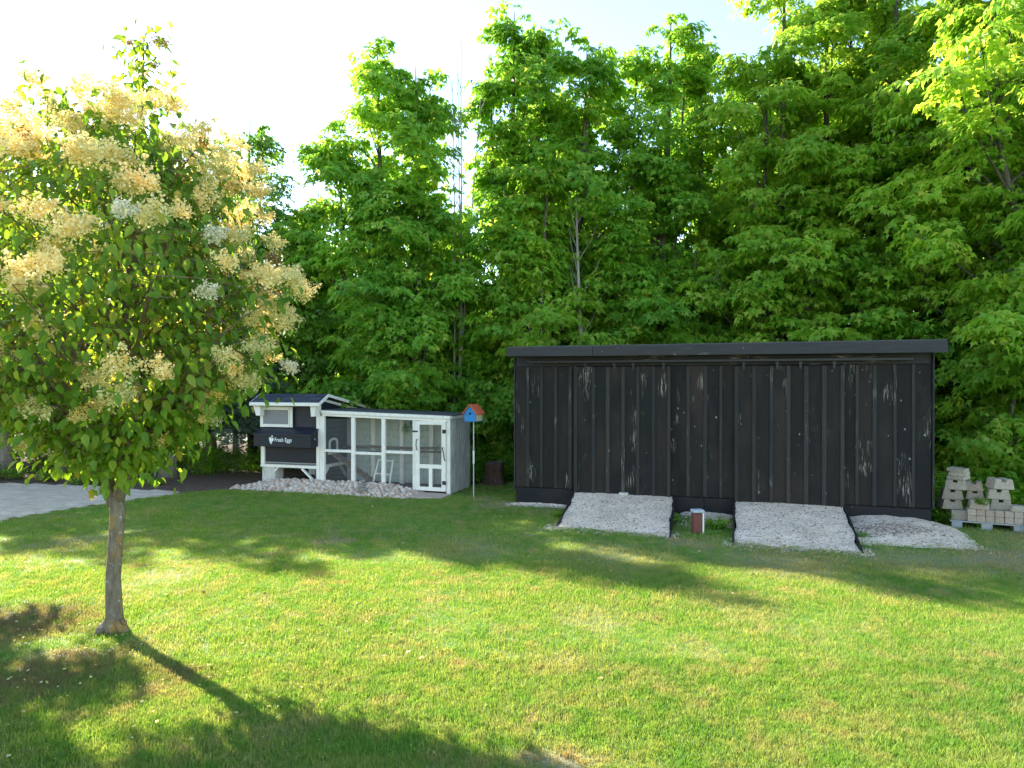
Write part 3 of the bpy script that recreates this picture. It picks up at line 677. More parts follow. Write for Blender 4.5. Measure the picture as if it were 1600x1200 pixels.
V = np.stack([Vx, Vy, np.broadcast_to(T[None, :, 2], Vx.shape)], -1) * k[:, None, None] + C[:, None]
o = link('small_stones', np_mesh('small_stones', V.reshape(-1, 3), (TF[None] + (np.arange(n) * len(T))[:, None, None]).reshape(-1, 3), [PEBBLE], smooth=True), bord); o.name = 'gravel'; o['kind'] = 'stuff'
height_grid('bed', lambda s, t: (-.25 + 4.05*s, .2 - .95*t, pile_h(-.25 + 4.05*s, .2 - .95*t) - .012), 60, 20, LANE, bord)
sl = MB().prism([(3.66,-.60),(4.02,-.66),(4.40,-.52),(4.44,-.10),(4.1,-.055),(3.72,-.07)], 'z', -.01, .03).build('door_slab', FLAG, None, bevel=.008); sl.location = CO; sl.rotation_euler = (0, 0, CA)
tag(sl, 'flat pinkish stone slab in front of the run door', 'stone slab')
cairn = empty('stone_figure', C_(2.80, -.60, 0), .3, 'small stacked stone figure among the river stones', 'stone figure')
for (x, y, z, sx, sy, sz) in ((-.045,0,.05,.035,.04,.10), (.045,0,.05,.035,.04,.10), (0,0,.125,.11,.06,.045), (.0,0,.175,.075,.055,.045), (.0,0,.22,.12,.05,.035), (0,0,.27,.055,.05,.055)):
    link('stone', np_mesh('stone', stone_template(int(z*1000))[0], stone_template(1)[1], [CAIRN], smooth=True), cairn, (x, y, z), (0, 0, x*9), (sx, sy, sz))

bh = empty('birdhouse', (-.72, 13.33, 0), R(-29), 'blue and orange birdhouse on a thin metal pole', 'birdhouse')
MB().tube([(0,0,-.05),(0,0,1.452)], .011, 8).build('pole', GALV, bh); MB().tube([(0,0,.66),(0,0,.90)], .017, 8).build('pole_sleeve', WHITE, bh)
w = .125; fr = MB().prism([(-w,1.455),(w,1.455),(w,1.615),(0,1.755),(-w,1.615)], 'y', -.125, -.108).build('front_panel', BLUE, bh)
MB().prism([(-w,1.455),(w,1.455),(w,1.615),(0,1.755),(-w,1.615)], 'y', .105, .12).build('back_panel', BLUE, bh)
for s in (-1, 1): MB().box(min(s*w, s*(w-.012)), max(s*w, s*(w-.012)), -.107, .104, 1.467, 1.612).build('side_panel', CREAM, bh)
MB().box(-w+.001, w-.001, -.107, .104, 1.455, 1.466).build('floor', BLUE, bh)
for s in (-1, 1):
    mb = MB(); mb.prism([(0, 1.757), (s*(w+.04), 1.572+.012), (s*(w+.04), 1.590+.012), (0, 1.779)], 'y', -.155, .145); mb.build('roof_panel', ORANGE, bh)
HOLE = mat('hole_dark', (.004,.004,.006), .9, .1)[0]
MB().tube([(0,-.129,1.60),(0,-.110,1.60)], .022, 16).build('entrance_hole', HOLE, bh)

st = empty('tree_stump', (-.37, 15.2, 0), .4, 'dark rough tree stump between the coop and the shed', 'stump')
V = []; nseg = 28; levels = [(-.03, .27), (.05, .235), (.15, .205), (.28, .19), (.40, .195), (.47, .19)]
for z, r in levels:
    for k in range(nseg):
        a = 2*math.pi*k/nseg; q = r * (1 + .10*math.sin(a*5+1) * (1.5 - z) * .6 + .05*mnoise.noise(Vector((math.cos(a)*3, math.sin(a)*3, z*2))) + .02*(-1)**k)
        V.append((q*math.cos(a), q*math.sin(a), z + (.02*math.cos(a) if z > .4 else 0)))
F = [(i*nseg+k, i*nseg+(k+1)%nseg, (i+1)*nseg+(k+1)%nseg, (i+1)*nseg+k) for i in range(len(levels)-1) for k in range(nseg)]
mb = MB(); mb.add(V, F); mb.build('trunk', STUMP, st)
mb = MB(); mb.add(V[-nseg:], [tuple(range(nseg))]); mb.build('cut_face', CUT, st)

# ------------------------------------------------------------------ pallet with wall blocks
PA = R(-26); PO = Vector((6.62, 10.72, 0))
def W_(u, v, z): return Matrix.Translation(PO) @ Matrix.Rotation(PA, 4, 'Z') @ Vector((u, v, .107 + (z - .107) * .91 if z > .107 else z))
pal = empty('pallet', PO, PA, 'grey weathered wooden pallet under the concrete blocks', 'pallet')
for u in (.02, .40, .80, 1.15): MB().box(u, u+.14, .0, .9, -.01, .085).build('bearer', GREYW, pal, bevel=.005)
for k in range(7): MB().box(.0, 1.30, .0+k*.13, .105+k*.13, .0865, .106).build('slat', GREYW, pal, bevel=.003)
def wall_block(w, h, d, m, notch=True, top=.8):
    h *= .91
    t = w * top / 2; b = w / 2
    poly = [(-b, 0), (b, 0), (t, h), (.03, h), (.03, h*.72), (-.03, h*.72), (-.03, h), (-t, h)] if notch else [(-b,0),(b,0),(b*.98,h),(-b*.98,h)]
    return MB().prism(poly, 'y', -d/2, d/2).mesh('wall_block', m, bevel=.006)
WB = wall_block(.29, .165, .26, BLOCK); WBT = wall_block(.25, .15, .24, BLOCK_T); FB = wall_block(.24, .062, .26, BLOCK, False); TB = wall_block(.112, .10, .2, BLOCK_T, False); SB = wall_block(.20, .09, .2, BLOCK, False)
KB = wall_block(.29, .16, .26, BLOCK, False)
def blk(me, u, v, z, rz, label, group=None, rx=0, ry=0):
    o = link('wall_block', me, None, W_(u, v, z), (rx, ry + random.uniform(-.012, .012), PA + rz + (random.uniform(-.22, .22) if group == 'wall blocks stacked on the pallet' else random.uniform(-.03, .03)))); return tag(o, label, 'concrete block', group)
G1 = 'wall blocks stacked on the pallet'
blk(KB, .16, .20, .107, .05, 'bottom block of the left column, darkest and half hidden by weeds', G1)
blk(WB, .02, .26, .268, .30, 'slanted notched block second from the bottom of the left column', G1)
blk(WB, .04, .24, .434, .22, 'notched block third from the bottom of the left column', G1)
blk(WB, .10, .22, .600, -.05, 'notched block directly under the flat slabs of the left column', G1)
blk(FB, .13, .22, .766, -.25, 'lowest flat slab on top of the left column', G1); blk(FB, .14, .22, .829, -.32, 'middle flat slab on top of the left column', G1); blk(FB, .12, .22, .892, -.22, 'topmost flat slab, tilted, on the left column', G1, 0, .06)
ORD = ['first','second','third','fourth','fifth','sixth','seventh','eighth','ninth']
G2 = 'small tan blocks in the front course'
for row in range(2):
    for k in range(9):
        blk(TB, .28 + k*.116, .11, .107 + row*.102, 0, f'{ORD[k]} small tan block from the left in the {"lower" if row == 0 else "upper"} front course', G2)
for k in range(3): blk(KB, .46 + k*.30, .42, .107 + .002, 0, f'{("left", "middle", "right")[k]} one of the grey blocks hidden behind the tan courses', G1)
blk(WBT, .40, .13, .311, -.1, 'tan notched block in front holding a green weed', G1)
blk(WBT, .37, .42, .27, .05, 'lower tan block behind the weed between the columns', G1)
blk(WBT, .36, .42, .42, .05, 'middle tan block behind the weed between the columns', G1); blk(WBT, .35, .40, .571, .1, 'tan block standing highest between the two columns', G1)
blk(WB, .66, .24, .311, .08, 'bottom block of the right notched column', G1); blk(WB, .64, .24, .478, -.06, 'middle block of the right notched column', G1); blk(WB, .66, .25, .645, .10, 'top block of the right notched column', G1, 0, .04)
blk(SB, .86, .12, .311, .3, 'flat grey block lying right of the notched column', G1); blk(SB, 1.08, .16, .311, -.1, 'lower block of the short stack at the frame edge', G1); blk(SB, 1.07, .17, .403, .15, 'top pale block of the short stack at the frame edge', G1)

# ------------------------------------------------------------------ paved driveway
DRIVE = [(-6.5,14.0),(-7.14,13.08),(-7.7,12.08),(-8.08,11.08),(-8.35,9.3),(-15.5,9.3),(-15.5,16.0),(-11.05,15.28),(-8.7,14.88)]
drv = empty('driveway', (0, 0, 0), 0, kind='structure'); drv['label'] = 'grey paved driveway behind the flowering tree'
b0 = sheet('bedding', DRIVE, -.002, SOIL, None); b0.parent = drv
pv = [MB().box(-.118, .118, -.078, .078, 0, .03).mesh('paver', PAVER, bevel=.006) for k in range(1)]
cand = []
ang = R(-25); c_, s_ = math.cos(ang), math.sin(ang)
for j in range(-60, 60):
    for i in range(-45, 45):
        a = i*.244 + (j % 2)*.122; b = j*.164; x = -10 + a*c_ - b*s_; y = 12.5 + a*s_ + b*c_
        cand.append((x, y))
cx = np.array(cand); ok = inside(cx[:, 0], cx[:, 1], DRIVE); cx = cx[ok]
vis = (np.abs(cx[:, 0] / cx[:, 1]) < .73)
order = np.argsort(np.where(vis, cx[:, 1], 1e3 + cx[:, 1])); 
for i in order[:300]:
    link('paver', pv[0], drv, (cx[i, 0], cx[i, 1], -.012 + random.uniform(-.003, .004)), (random.uniform(-.012,.012), random.uniform(-.012,.012), ang))
mb = MB(); rot = Matrix.Rotation(ang, 4, 'Z')
for i in order[300:]: mb.box(-.118, .118, -.078, .078, 0, .03, 0, Matrix.Translation((cx[i,0], cx[i,1], -.012 + random.uniform(-.003,.004))) @ rot)
o = mb.build('paving', PAVER, drv); o['kind'] = 'stuff'

# ------------------------------------------------------------------ foliage builders
MAPLE_T = np.array([(0,0,0), (.52,.42,-.10), (.17,.52,.03), (0,1.02,-.20), (-.17,.52,.03), (-.52,.42,-.10)], float)
OVATE_T = np.array([(0,0,0), (.27,.28,.07), (.25,.62,.03), (0,1.05,-.22), (-.25,.62,.03), (-.27,.28,.07)], float)
LEAF_F = np.array([(0,1,2,3), (0,3,4,5)])
def nrm(a): return a / np.maximum(np.linalg.norm(a, axis=-1, keepdims=True), 1e-9)
def leaves(T, F, P, D, Nn, S):
    D = nrm(D); side = nrm(np.cross(D, Nn)); Nn = np.cross(side, D)
    V = P[:, None] + S[:, None, None] * (T[None, :, 0:1]*side[:, None] + T[None, :, 1:2]*D[:, None] + T[None, :, 2:3]*Nn[:, None])
    FF = (F[None] + (np.arange(len(P)) * len(T))[:, None, None]).reshape(-1, F.shape[1])
    return V.reshape(-1, 3), FF
def spray(g, centers, outs, n, rad, size, flat=.16, droop=.35, tilt=.5):
    """maple-like layered sprays of leaves round each centre"""
    m = len(centers); idx = np.repeat(np.arange(m), n); k = len(idx)
    a = g.uniform(0, 2*np.pi, k); r = np.sqrt(g.random(k)); R_ = (rad if np.isscalar(rad) else rad[idx])
    O = outs[idx]; up = np.array([0, 0, 1.0]); pn = nrm(up[None] + O * g.uniform(.1, tilt, (m, 1))[idx] + g.normal(0, .10, (m, 3))[idx])
    e1 = nrm(np.cross(pn, O + g.normal(0, .01, (k, 3)))); e2 = np.cross(pn, e1)
    rel = e1 * (np.cos(a) * r)[:, None] * 1.0 + e2 * (np.sin(a) * r)[:, None] * .85
    P = centers[idx] + rel * R_[:, None] if not np.isscalar(R_) else centers[idx] + rel * R_
    P = P + pn * g.normal(0, flat * .65, k)[:, None] * (R_[:, None] if not np.isscalar(R_) else R_)
    P[:, 2] -= droop * (r ** 2) * R_
    D = rel + .5 * O + g.normal(0, .35, (k, 3)); D[:, 2] -= .45 + .4 * r
    Nn = pn + .35 * O + g.normal(0, .30, (k, 3))
    S = g.uniform(.7, 1.25, k) * size
    return P, D, Nn, S
def tree_trunk(mb, base, H, r0, g, sway=.25, top=1.0, n=8):
    pts = []; rad = []; ph = g.uniform(0, 6.3); ph2 = g.uniform(0, 6.3)
    for i in range(11):
        t = i / 10; z = H * t * top
        pts.append(Vector((base[0] + sway*(math.sin(2.2*t+ph)-math.sin(ph)), base[1] + sway*(math.sin(2.0*t+ph2)-math.sin(ph2)), z - (.05 if i == 0 else 0))))
        rad.append(r0 * (1.35 if i == 0 else 1) * (1 - t) ** .8 + .008)
    mb.tube(pts, rad, n); return pts
def at(pts, t):
    f = t * (len(pts) - 1); i = min(int(f), len(pts) - 2); return pts[i].lerp(pts[i+1], f - i)
def maple(seed, H, cb, prof, r0=.12, nl=60, per=5, nleaf=33, size=.15, rad=.42, leafm=None, bark=None, sway=.25, bias=(0, 0), rise=.8, stems=None):
    """prof: [(t, radius)] over the crown's height; stems: [(dx, dy, share of height, radius factor)]."""
    g = np.random.default_rng(seed); mb = MB(); cs = []; os_ = []; rs = []
    tt = [p[0] for p in prof]; rr = [p[1] for p in prof]
    if not stems:
        k = 2 if max(rr) < 1.3 else 3
        stems = [(0, 0, 1.0, .85)] + [(max(rr) * .55 * math.cos(a), max(rr) * .55 * math.sin(a), g.uniform(.66, .93), .68) for a in (g.uniform(0, 6.3) + np.arange(k - 1) * 3.1)]
    tot = sum(q[2] * q[3] for q in stems)
    for sx, sy, hf, rf in stems:
        Hs = H * hf; pts = tree_trunk(mb, (0, 0), Hs, r0 * (1 if hf == 1 else .7), g, sway)
        pts = [p + Vector((sx, sy, 0)) * min(1, (i / 6)) ** 1.3 for i, p in enumerate(pts)]
        for q in range(len(mb.v) - 11 * 8, len(mb.v)):
            i = (q - (len(mb.v) - 88)) // 8; f = min(1, i / 6) ** 1.3; v = mb.v[q]; mb.v[q] = (v[0] + sx*f, v[1] + sy*f, v[2])
        n_ = max(5, int(nl * per * hf * rf / tot / 9.0))
        for i in range(n_):
            t = ((i + g.random()) / n_) ** .95; z = cb + (Hs - cb) * t * .97; az = i * 2.4 + g.normal(0, .9)
            Rm = float(np.interp(t * hf, tt, rr)) * rf * g.choice([.30, .55, .8, 1.0, 1.25]) * (1 if t < .85 else .7)
            d = Vector((math.cos(az) + bias[0], math.sin(az) + bias[1], 0)); Rm *= max(.4, d.length); d.normalize()
            ri = Rm * rise * g.uniform(.5, 1.3) + .25; z0 = max(.25, z - ri); a = at(pts, min(.985, z0 / Hs))
            q = [a] + [a + d * (Rm * s) + Vector((g.normal(0, .07), g.normal(0, .07), (z - z0) * (s ** .85))) for s in (.33, .66, 1.0)]
            rb = max(.008, r0 * .32 * (1 - z0/Hs) ** .6 + .004); mb.tube(q, [rb, rb*.7, rb*.45, .005], 4, 0, False)
            e = q[-1]; L = g.uniform(.36, .80) * min(1.0, .55 + .35 * max(rr)) * (1 if t < .8 else .75)
            for s in g.uniform(.35, .95, 3):
                c = at(q, s) + Vector(g.normal(0, .16, 3)); cs.append(c); os_.append(d); rs.append(rad * g.uniform(.5, .9))
            for j in range(int(g.integers(7, 13))):
                u = Vector(g.normal(0, 1, 3)); u.normalize(); u.z = u.z * .85 + .08; rr_ = g.random() ** .45
                c = e + Vector((u.x + d.x * .35, u.y + d.y * .35, u.z)) * (L * rr_)
                mb.tube([e, c], [.006, .003], 3, 0, False)
                o = Vector((u.x + d.x * .5, u.y + d.y * .5, 0)); o = o.normalized() if o.length > .05 else d
                cs.append(c); os_.append(o); rs.append(rad * g.uniform(.5, 1.0))
        for j in range(9):
            c = pts[-1] + Vector((g.normal(0, .26), g.normal(0, .26), .10 - g.random()*1.0)); cs.append(c); os_.append(Vector((g.normal(), g.normal(), 0)).normalized()); rs.append(rad * g.uniform(.35, .7))
    P, D, Nn, S = spray(g, np.array(cs), np.array(os_), nleaf, np.array(rs), size)
    V, F = leaves(MAPLE_T, LEAF_F, P, D, Nn, S)
    return mb.mesh('trunk', bark or BARK_M, True, fix=False), np_mesh('crown', V, F, [leafm or MAPLE])
def place_tree(name, tm, cm, loc, rz, label, cat='tree', group=None, scale=1.0):
    root = empty(name, loc, rz, label, cat, group); root.scale = (scale,)*3
    link('trunk', tm, root); link('crown', cm, root); return root

FULL = [(0, .8), (.15, 1.0), (.45, 1.0), (.75, .8), (.92, .6), (1, .35)]
def prof(R_, shape=FULL): return [(t, r * R_) for t, r in shape]
COLUMN = [(0, 1.25), (.3, 1.4), (.5, 1.3), (.75, .95), (.9, .75), (1, .45)]
TOPPY = [(0, .95), (.25, .7), (.45, .5), (.65, 1.0), (.85, .8), (1, .25)]
GF = 'maples along the edge of the wood'
def X(px, d): return (px - 800) / 1109 * d
def Z(py, d): return 2.2 + (596 - py) / 1109 * d
TREES = [  # name, x, y, H, cb, prof, leaf, nl, per, label, kw
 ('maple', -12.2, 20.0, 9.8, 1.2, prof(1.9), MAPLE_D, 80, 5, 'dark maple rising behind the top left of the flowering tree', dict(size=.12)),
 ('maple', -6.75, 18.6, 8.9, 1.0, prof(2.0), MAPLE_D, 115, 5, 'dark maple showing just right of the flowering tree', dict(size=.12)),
 ('maple', -5.4, 18.6, 7.1, .5, prof(1.25), MAPLE, 60, 5, 'shorter bushy maple left of the tall forked maple', dict()),
 ('maple', -2.45, 16.8, 10.1, 1.2, [(0,1.5),(.3,1.5),(.46,1.3),(.58,.7),(.72,1.0),(.88,1.0),(1,.5)], MAPLE, 170, 6, 'tall maple with a long left limb and a separate round top', dict(sway=.12, stems=[(-.5,0,1.0,.75),(-.05,.15,.97,.7),(.38,0,.93,.62),(-1.6,0,.79,.75),(-1.0,.2,.66,.8),(.5,.2,.66,.7)])),
 ('maple', .5, 17.2, 11.2, 1.0, [(0,1.5),(.3,1.5),(.55,1.25),(.8,1.1),(.92,.95),(1,.55)], MAPLE, 190, 6, 'tall broad maple just left of the middle of the shed roof', dict(sway=.12, stems=[(-.65,0,1.0,.8),(.28,.1,.965,.8),(1.13,-.1,.92,.75),(1.55,.2,.85,.7),(-.80,.2,.88,.6)])),
 ('maple', 3.35, 17.4, 11.2, .8, prof(1.05, COLUMN), MAPLE, 135, 5, 'slim dark maple with a pointed top above the shed', dict(size=.14, stems=[(-.4,0,.93,.75),(.12,.1,1.0,.7),(.55,0,.94,.75),(0,.3,.7,.9)])),
 ('maple', 5.0, 18.2, 10.7, 1.0, prof(1.05, COLUMN), MAPLE, 135, 5, 'slim maple right of the pointed maple, slightly lower', dict(size=.14, stems=[(-.4,0,.98,.7),(.1,.1,1.0,.7),(.6,0,.95,.7),(0,.3,.7,.9)])),
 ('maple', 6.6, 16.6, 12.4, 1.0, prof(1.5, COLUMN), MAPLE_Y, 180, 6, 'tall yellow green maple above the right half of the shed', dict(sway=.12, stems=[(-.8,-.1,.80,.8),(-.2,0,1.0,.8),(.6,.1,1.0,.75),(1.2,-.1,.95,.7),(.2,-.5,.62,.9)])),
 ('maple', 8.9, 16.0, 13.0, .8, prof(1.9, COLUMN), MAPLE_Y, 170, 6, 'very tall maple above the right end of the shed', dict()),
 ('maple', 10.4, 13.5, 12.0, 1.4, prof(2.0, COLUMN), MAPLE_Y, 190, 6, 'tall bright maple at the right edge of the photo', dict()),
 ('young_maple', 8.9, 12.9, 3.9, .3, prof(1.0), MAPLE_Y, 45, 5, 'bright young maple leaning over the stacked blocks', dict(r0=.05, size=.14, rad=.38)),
 ('young_maple', 5.95, 15.5, 5.6, 1.6, prof(1.05), MAPLE_Y, 46, 5, 'bright young maple hanging over the right half of the shed roof', dict(r0=.06, bias=(0,-.35), rad=.38)),
 ('young_maple', -2.8, 17.9, 5.4, .4, prof(1.05), MAPLE, 46, 5, 'young maple behind the middle of the run', dict(r0=.06)),
 ('young_maple', .75, 16.5, 7.2, .5, prof(1.35), MAPLE_Y, 62, 5, 'mid height light green maple behind the left end of the shed', dict(r0=.07)),
 ('young_maple', -1.15, 17.7, 5.0, .3, prof(1.05), MAPLE, 46, 5, 'young maple behind the birdhouse', dict(r0=.05)),
 ('young_maple', -4.5, 19.3, 5.4, .3, prof(1.25), MAPLE, 50, 5, 'dark leafy young maple behind the house part of the coop', dict(r0=.06)),
 ('young_maple', 2.4, 16.3, 5.6, .5, prof(1.25), MAPLE, 52, 5, 'young maple above the left sliding door', dict(r0=.06)),
 ('young_maple', 4.2, 16.9, 5.3, .6, prof(1.25), MAPLE, 52, 5, 'dark young maple above the middle of the shed roof', dict(r0=.06)),
 ('young_maple', 7.75, 15.3, 5.2, .4, prof(1.2), MAPLE, 50, 5, 'young maple behind the right end of the shed roof', dict(r0=.06)),
 ('young_maple', 9.4, 14.3, 4.4, .3, prof(1.25), MAPLE, 50, 5, 'shaded young maple right behind the shed corner', dict(r0=.05)),
 ('young_maple', -.35, 17.3, 3.2, .15, prof(1.0), MAPLE, 40, 5, 'low leafy maple behind the tree stump', dict(r0=.04)),
]
TREES.append(('maple', -8.85, 8.35, 5.7, 2.3, prof(1.3), MAPLE, 27, 5, 'lawn tree just left of the photo whose shade falls into the lower left corner', dict(r0=.08)))
protos = []
for i, (nm, x, y, H, cb, pf, lm, nl, per, lab, kw) in enumerate(TREES):
    kw = dict(kw); kw.setdefault('r0', .13); tm, cm = maple(100 + i, H, cb, pf, nl=nl, per=per, leafm=lm, **kw)
    place_tree(nm, tm, cm, (x, y, 0), 0, lab, 'tree', GF if nm == 'maple' else 'young maples under the tall ones'); protos.append((tm, cm, H))
# second row of the wood: copies of the tall maples
SECOND = [(-15.5,17.6,6.6),(-19,18.3,7.0),(-23,17.5,7.5),(-14.2,21,8.4),(-9.6,21.5,8.6),(-3.9,20.8,6.6),(-1.6,21.5,7.4),(.9,20.6,9.0),(2.2,22,8.8),(4.2,21.2,9.0),(6.6,20.0,10.2),(8.6,20.5,11.5),
          (10.9,18.6,12),(13.2,16.4,12.5),(15.5,18,12),(-6.3,22.5,7.0),(-12.2,23,8.5),(12.8,21,12),(14.6,13.6,11.5)]
src = [0, 1, 0, 1, 0, 2, 4, 4, 5, 6, 7, 8, 9, 8, 9, 2, 1, 8, 9]
for (x, y, h), k in zip(SECOND, src):
    tm, cm, H = protos[k]; side = 'left' if x < -8 else 'middle' if x < 6 else 'right'
    place_tree('maple', tm, cm, (x, y, 0), random.uniform(0, 6.3), {'left': 'shaded maple standing in the back row behind the driveway', 'middle': 'back row maple half hidden behind the shed and coop trees', 'right': 'back row maple hidden behind the tall right hand maples'}[side], 'tree', f'back row maples, {side} part of the wood', h / H)

# bare dead tree
g = np.random.default_rng(5); mb = MB()
for (dx, top, r) in ((-.12, 9.3, .026), (.12, 10.2, .032), (.42, 9.0, .022), (.02, 9.9, .02)):
    pts = [Vector((dx*t*1.3 + .06*math.sin(3*t+dx*9), .06*math.sin(4*t+dx), top*t - .03)) for t in np.linspace(0, 1, 9)]
    mb.tube(pts, [r*(1-.9*t)+.004 for t in np.linspace(0, 1, 9)], 5)
    for k in range(12):
        t = g.uniform(.45, .97); p = at(pts, t); a = g.uniform(0, 6.3); L = g.uniform(.25, .8)
        q = [p, p + Vector((math.cos(a)*.18*L, math.sin(a)*.18*L, .5*L)), p + Vector((math.cos(a)*.42*L, math.sin(a)*.42*L, 1.0*L))]; mb.tube(q, [.010, .007, .003], 3, 0, False)
dead = link('dead_tree', mb.mesh('dead_tree', BARK_DEAD, True, fix=False), None, (-1.30, 16.7, 0)); tag(dead, 'bare dead tree with thin leafless stems in the gap between two tall maples', 'tree')
mb = MB(); pts = tree_trunk(mb, (0,0), 6.4, .075, np.random.default_rng(8), .12, n=6)
for k in range(10):
    p = at(pts, .5 + .045*k); a = k*2.1; mb.tube([p, p + Vector((math.cos(a)*.3, math.sin(a)*.2, .5)), p + Vector((math.cos(a)*.5, math.sin(a)*.3, 1.0))], [.014, .009, .003], 3, 0, False)
snag = link('dead_tree', mb.mesh('snag', BARK_DEAD, True, fix=False), None, (1.68, 16.1, 0)); tag(snag, 'pale bare trunk showing among the leaves above the left sliding door', 'tree')

# spruces at the left
def spruce(seed, H, cb, Rm, r0):
    g = np.random.default_rng(seed); mb = MB(); pts = tree_trunk(mb, (0,0), H, r0, g, .06); Ps = []; Ds = []; Ns = []; Ss = []
    z = cb; i = 0
    while z < H * .97:
        t = (z - cb) / (H - cb); L = Rm * (1 - t) ** .8 * g.uniform(.75, 1.1) + .15; az = i * 2.4 + g.normal(0, .3); i += 1
        d = Vector((math.cos(az), math.sin(az), 0)); a = at(pts, z / H); q = [a + d*(L*s) + Vector((0, 0, -.42*L*s*(1.25 - .55*s))) for s in (0, .33, .66, 1)]
        mb.tube(q, [.022*(1-t)+.006, .014, .009, .003], 3, 0, False); nb_ = max(5, int(L / .085))
        for j in range(nb_):
            s = .14 + .86 * j / nb_; p = at(q, s); ll = (.16 + .42 * L * (1 - s) * .6) * g.uniform(.7, 1.2)
            for sg in (-1, 1):
                bd = (d * .75 + Vector((-d.y, d.x, 0)) * sg * .9 + Vector((0, 0, -.45))).normalized(); m = max(3, int(ll / .035))
                for k in range(m):
                    c = p + bd * (ll * (k + .5) / m)
                    for w in range(4):
                        Ps.append(c); Ds.append(bd * .9 + Vector(g.normal(0, .55, 3))); Ns.append(g.normal(0, 1, 3)); Ss.append(g.uniform(.05, .085))
        z += (H - cb) / 95
    NT = np.array([(-.10, 0, 0), (.10, 0, 0), (.05, 1, 0), (-.05, 1, 0)], float)
    V, F = leaves(NT, np.array([(0, 1, 2, 3)]), np.array(Ps), np.array(Ds), np.array(Ns), np.array(Ss))
    return mb.mesh('trunk', BARK_S, True, fix=False), np_mesh('crown', V, F, [NEEDLE])
spt, spc = spruce(3, 6.7, 1.9, 2.0, .17)
for x, y, rz, s, lab in ((-7.95, 16.4, .2, 1.0, 'spruce with the pale trunk left of the coop'), (-7.45, 17.5, 1.9, 1.02, 'spruce with dark trunk between the pale trunk and the coop'), (-11.85, 16.6, 3.0, 1.0, 'spruce whose trunk stands at the left photo edge'),
                          (-10.75, 17.0, 4.4, .95, 'second spruce from the left photo edge behind the driveway'), (-9.9, 17.4, 5.2, 1.0, 'spruce behind the forked trunk of the flowering tree'), (-14.2, 17.2, .8, 1.0, 'spruce just outside the left photo edge')):
    place_tree('spruce', spt, spc, (x, y, 0), rz, lab, 'tree', 'spruces behind the driveway', s)
spt2, spc2 = spruce(11, 4.4, 1.25, 1.7, .07)
place_tree('spruce', spt2, spc2, (-6.75, 17.3, 0), .4, 'small blue green spruce reaching over the coop roof', 'tree', 'spruces behind the driveway')
pole = MB().tube([(0,0,-.05),(0,0,1.15)], .022, 8).build('metal_post', GALV, None, loc=(-8.3, 16.5, 0)); tag(pole, 'thin grey metal post left of the pale spruce trunk', 'post')

# far wood, one mass
g = np.random.default_rng(77); n = 5200
xs = g.uniform(-75, 75, n); ys = g.uniform(42, 58, n); hmax = 7.0 + 2.2*np.sin(xs*.21) + 1.4*np.sin(xs*.53 + 2)
zs = hmax * g.random(n) ** .8
O = nrm(np.stack([g.normal(0, .5, n), -np.ones(n), np.zeros(n)], -1)); P, D, Nn, S = spray(g, np.stack([xs, ys, zs], -1), O, 12, 1.0, .55)
V, F = leaves(MAPLE_T, LEAF_F, P, D, Nn, S); fw = link('far_wood', np_mesh('far_wood', V, F, [MAPLE])); tag(fw, 'distant green wood beyond the gravel lane', kind='stuff')

# ------------------------------------------------------------------ the flowering tree
LO = Vector((-3.5, 6.25, 0))
lil = empty('flowering_tree', LO, 0, 'flowering tree with cream blossom clusters on the lawn', 'tree')
g = np.random.default_rng(21); mb = MB()
def LP(px, py, dy=0.0): d = 6.25 + dy; return Vector((X(px, d) + 3.5, dy, Z(py, d)))
main = [LP(177, 1000), LP(177, 985), LP(178, 960), LP(176, 905), LP(180, 850), LP(184, 800), LP(180, 775)]
main[0].z = -.06
mb.tube(main, [.105, .096, .070, .062, .061, .063, .066], 14)
forkL = [LP(178, 790), LP(166, 745, .02), LP(157, 700, .05), LP(146, 640, .1), LP(130, 560, .1), LP(112, 460, .05)]; mb.tube(forkL, [.054, .050, .045, .039, .032, .022], 10)
forkR = [LP(182, 788), LP(193, 745, -.03), LP(196, 700, -.05), LP(192, 640, -.02), LP(196, 560), LP(205, 460, .03), LP(215, 320, .02), LP(222, 180, 0), LP(226, 60, 0)]; mb.tube(forkR, [.053, .053, .048, .045, .039, .032, .023, .013, .006], 10)
for p, q in ((main[1], Vector((.14, -.06, 0))), (main[1], Vector((-.10, -.09, 0))), (main[1], Vector((.02, .12, 0)))): mb.tube([p + Vector((0,0,.10)), p + q*.75 + Vector((0,0,.03)), p + q*1.3 + Vector((0,0,-.12))], [.06, .045, .02], 6)
mb.tube([LP(190, 968, -.05), LP(196, 975, -.07), LP(197, 970, -.07)], [.016, .014, .008], 6)
LPROF = [(1.45, .2), (1.7, .42), (1.95, .68), (2.12, 1.0), (2.35, 1.36), (2.65, 1.52), (3.3, 1.38), (3.8, 1.16), (4.05, .92), (4.25, .66), (4.42, .30), (4.6, .1)]
lz = [p[0] for p in LPROF]; lr = [p[1] for p in LPROF]
tips = []; outs = []; blooms = []
NLIMB = 150
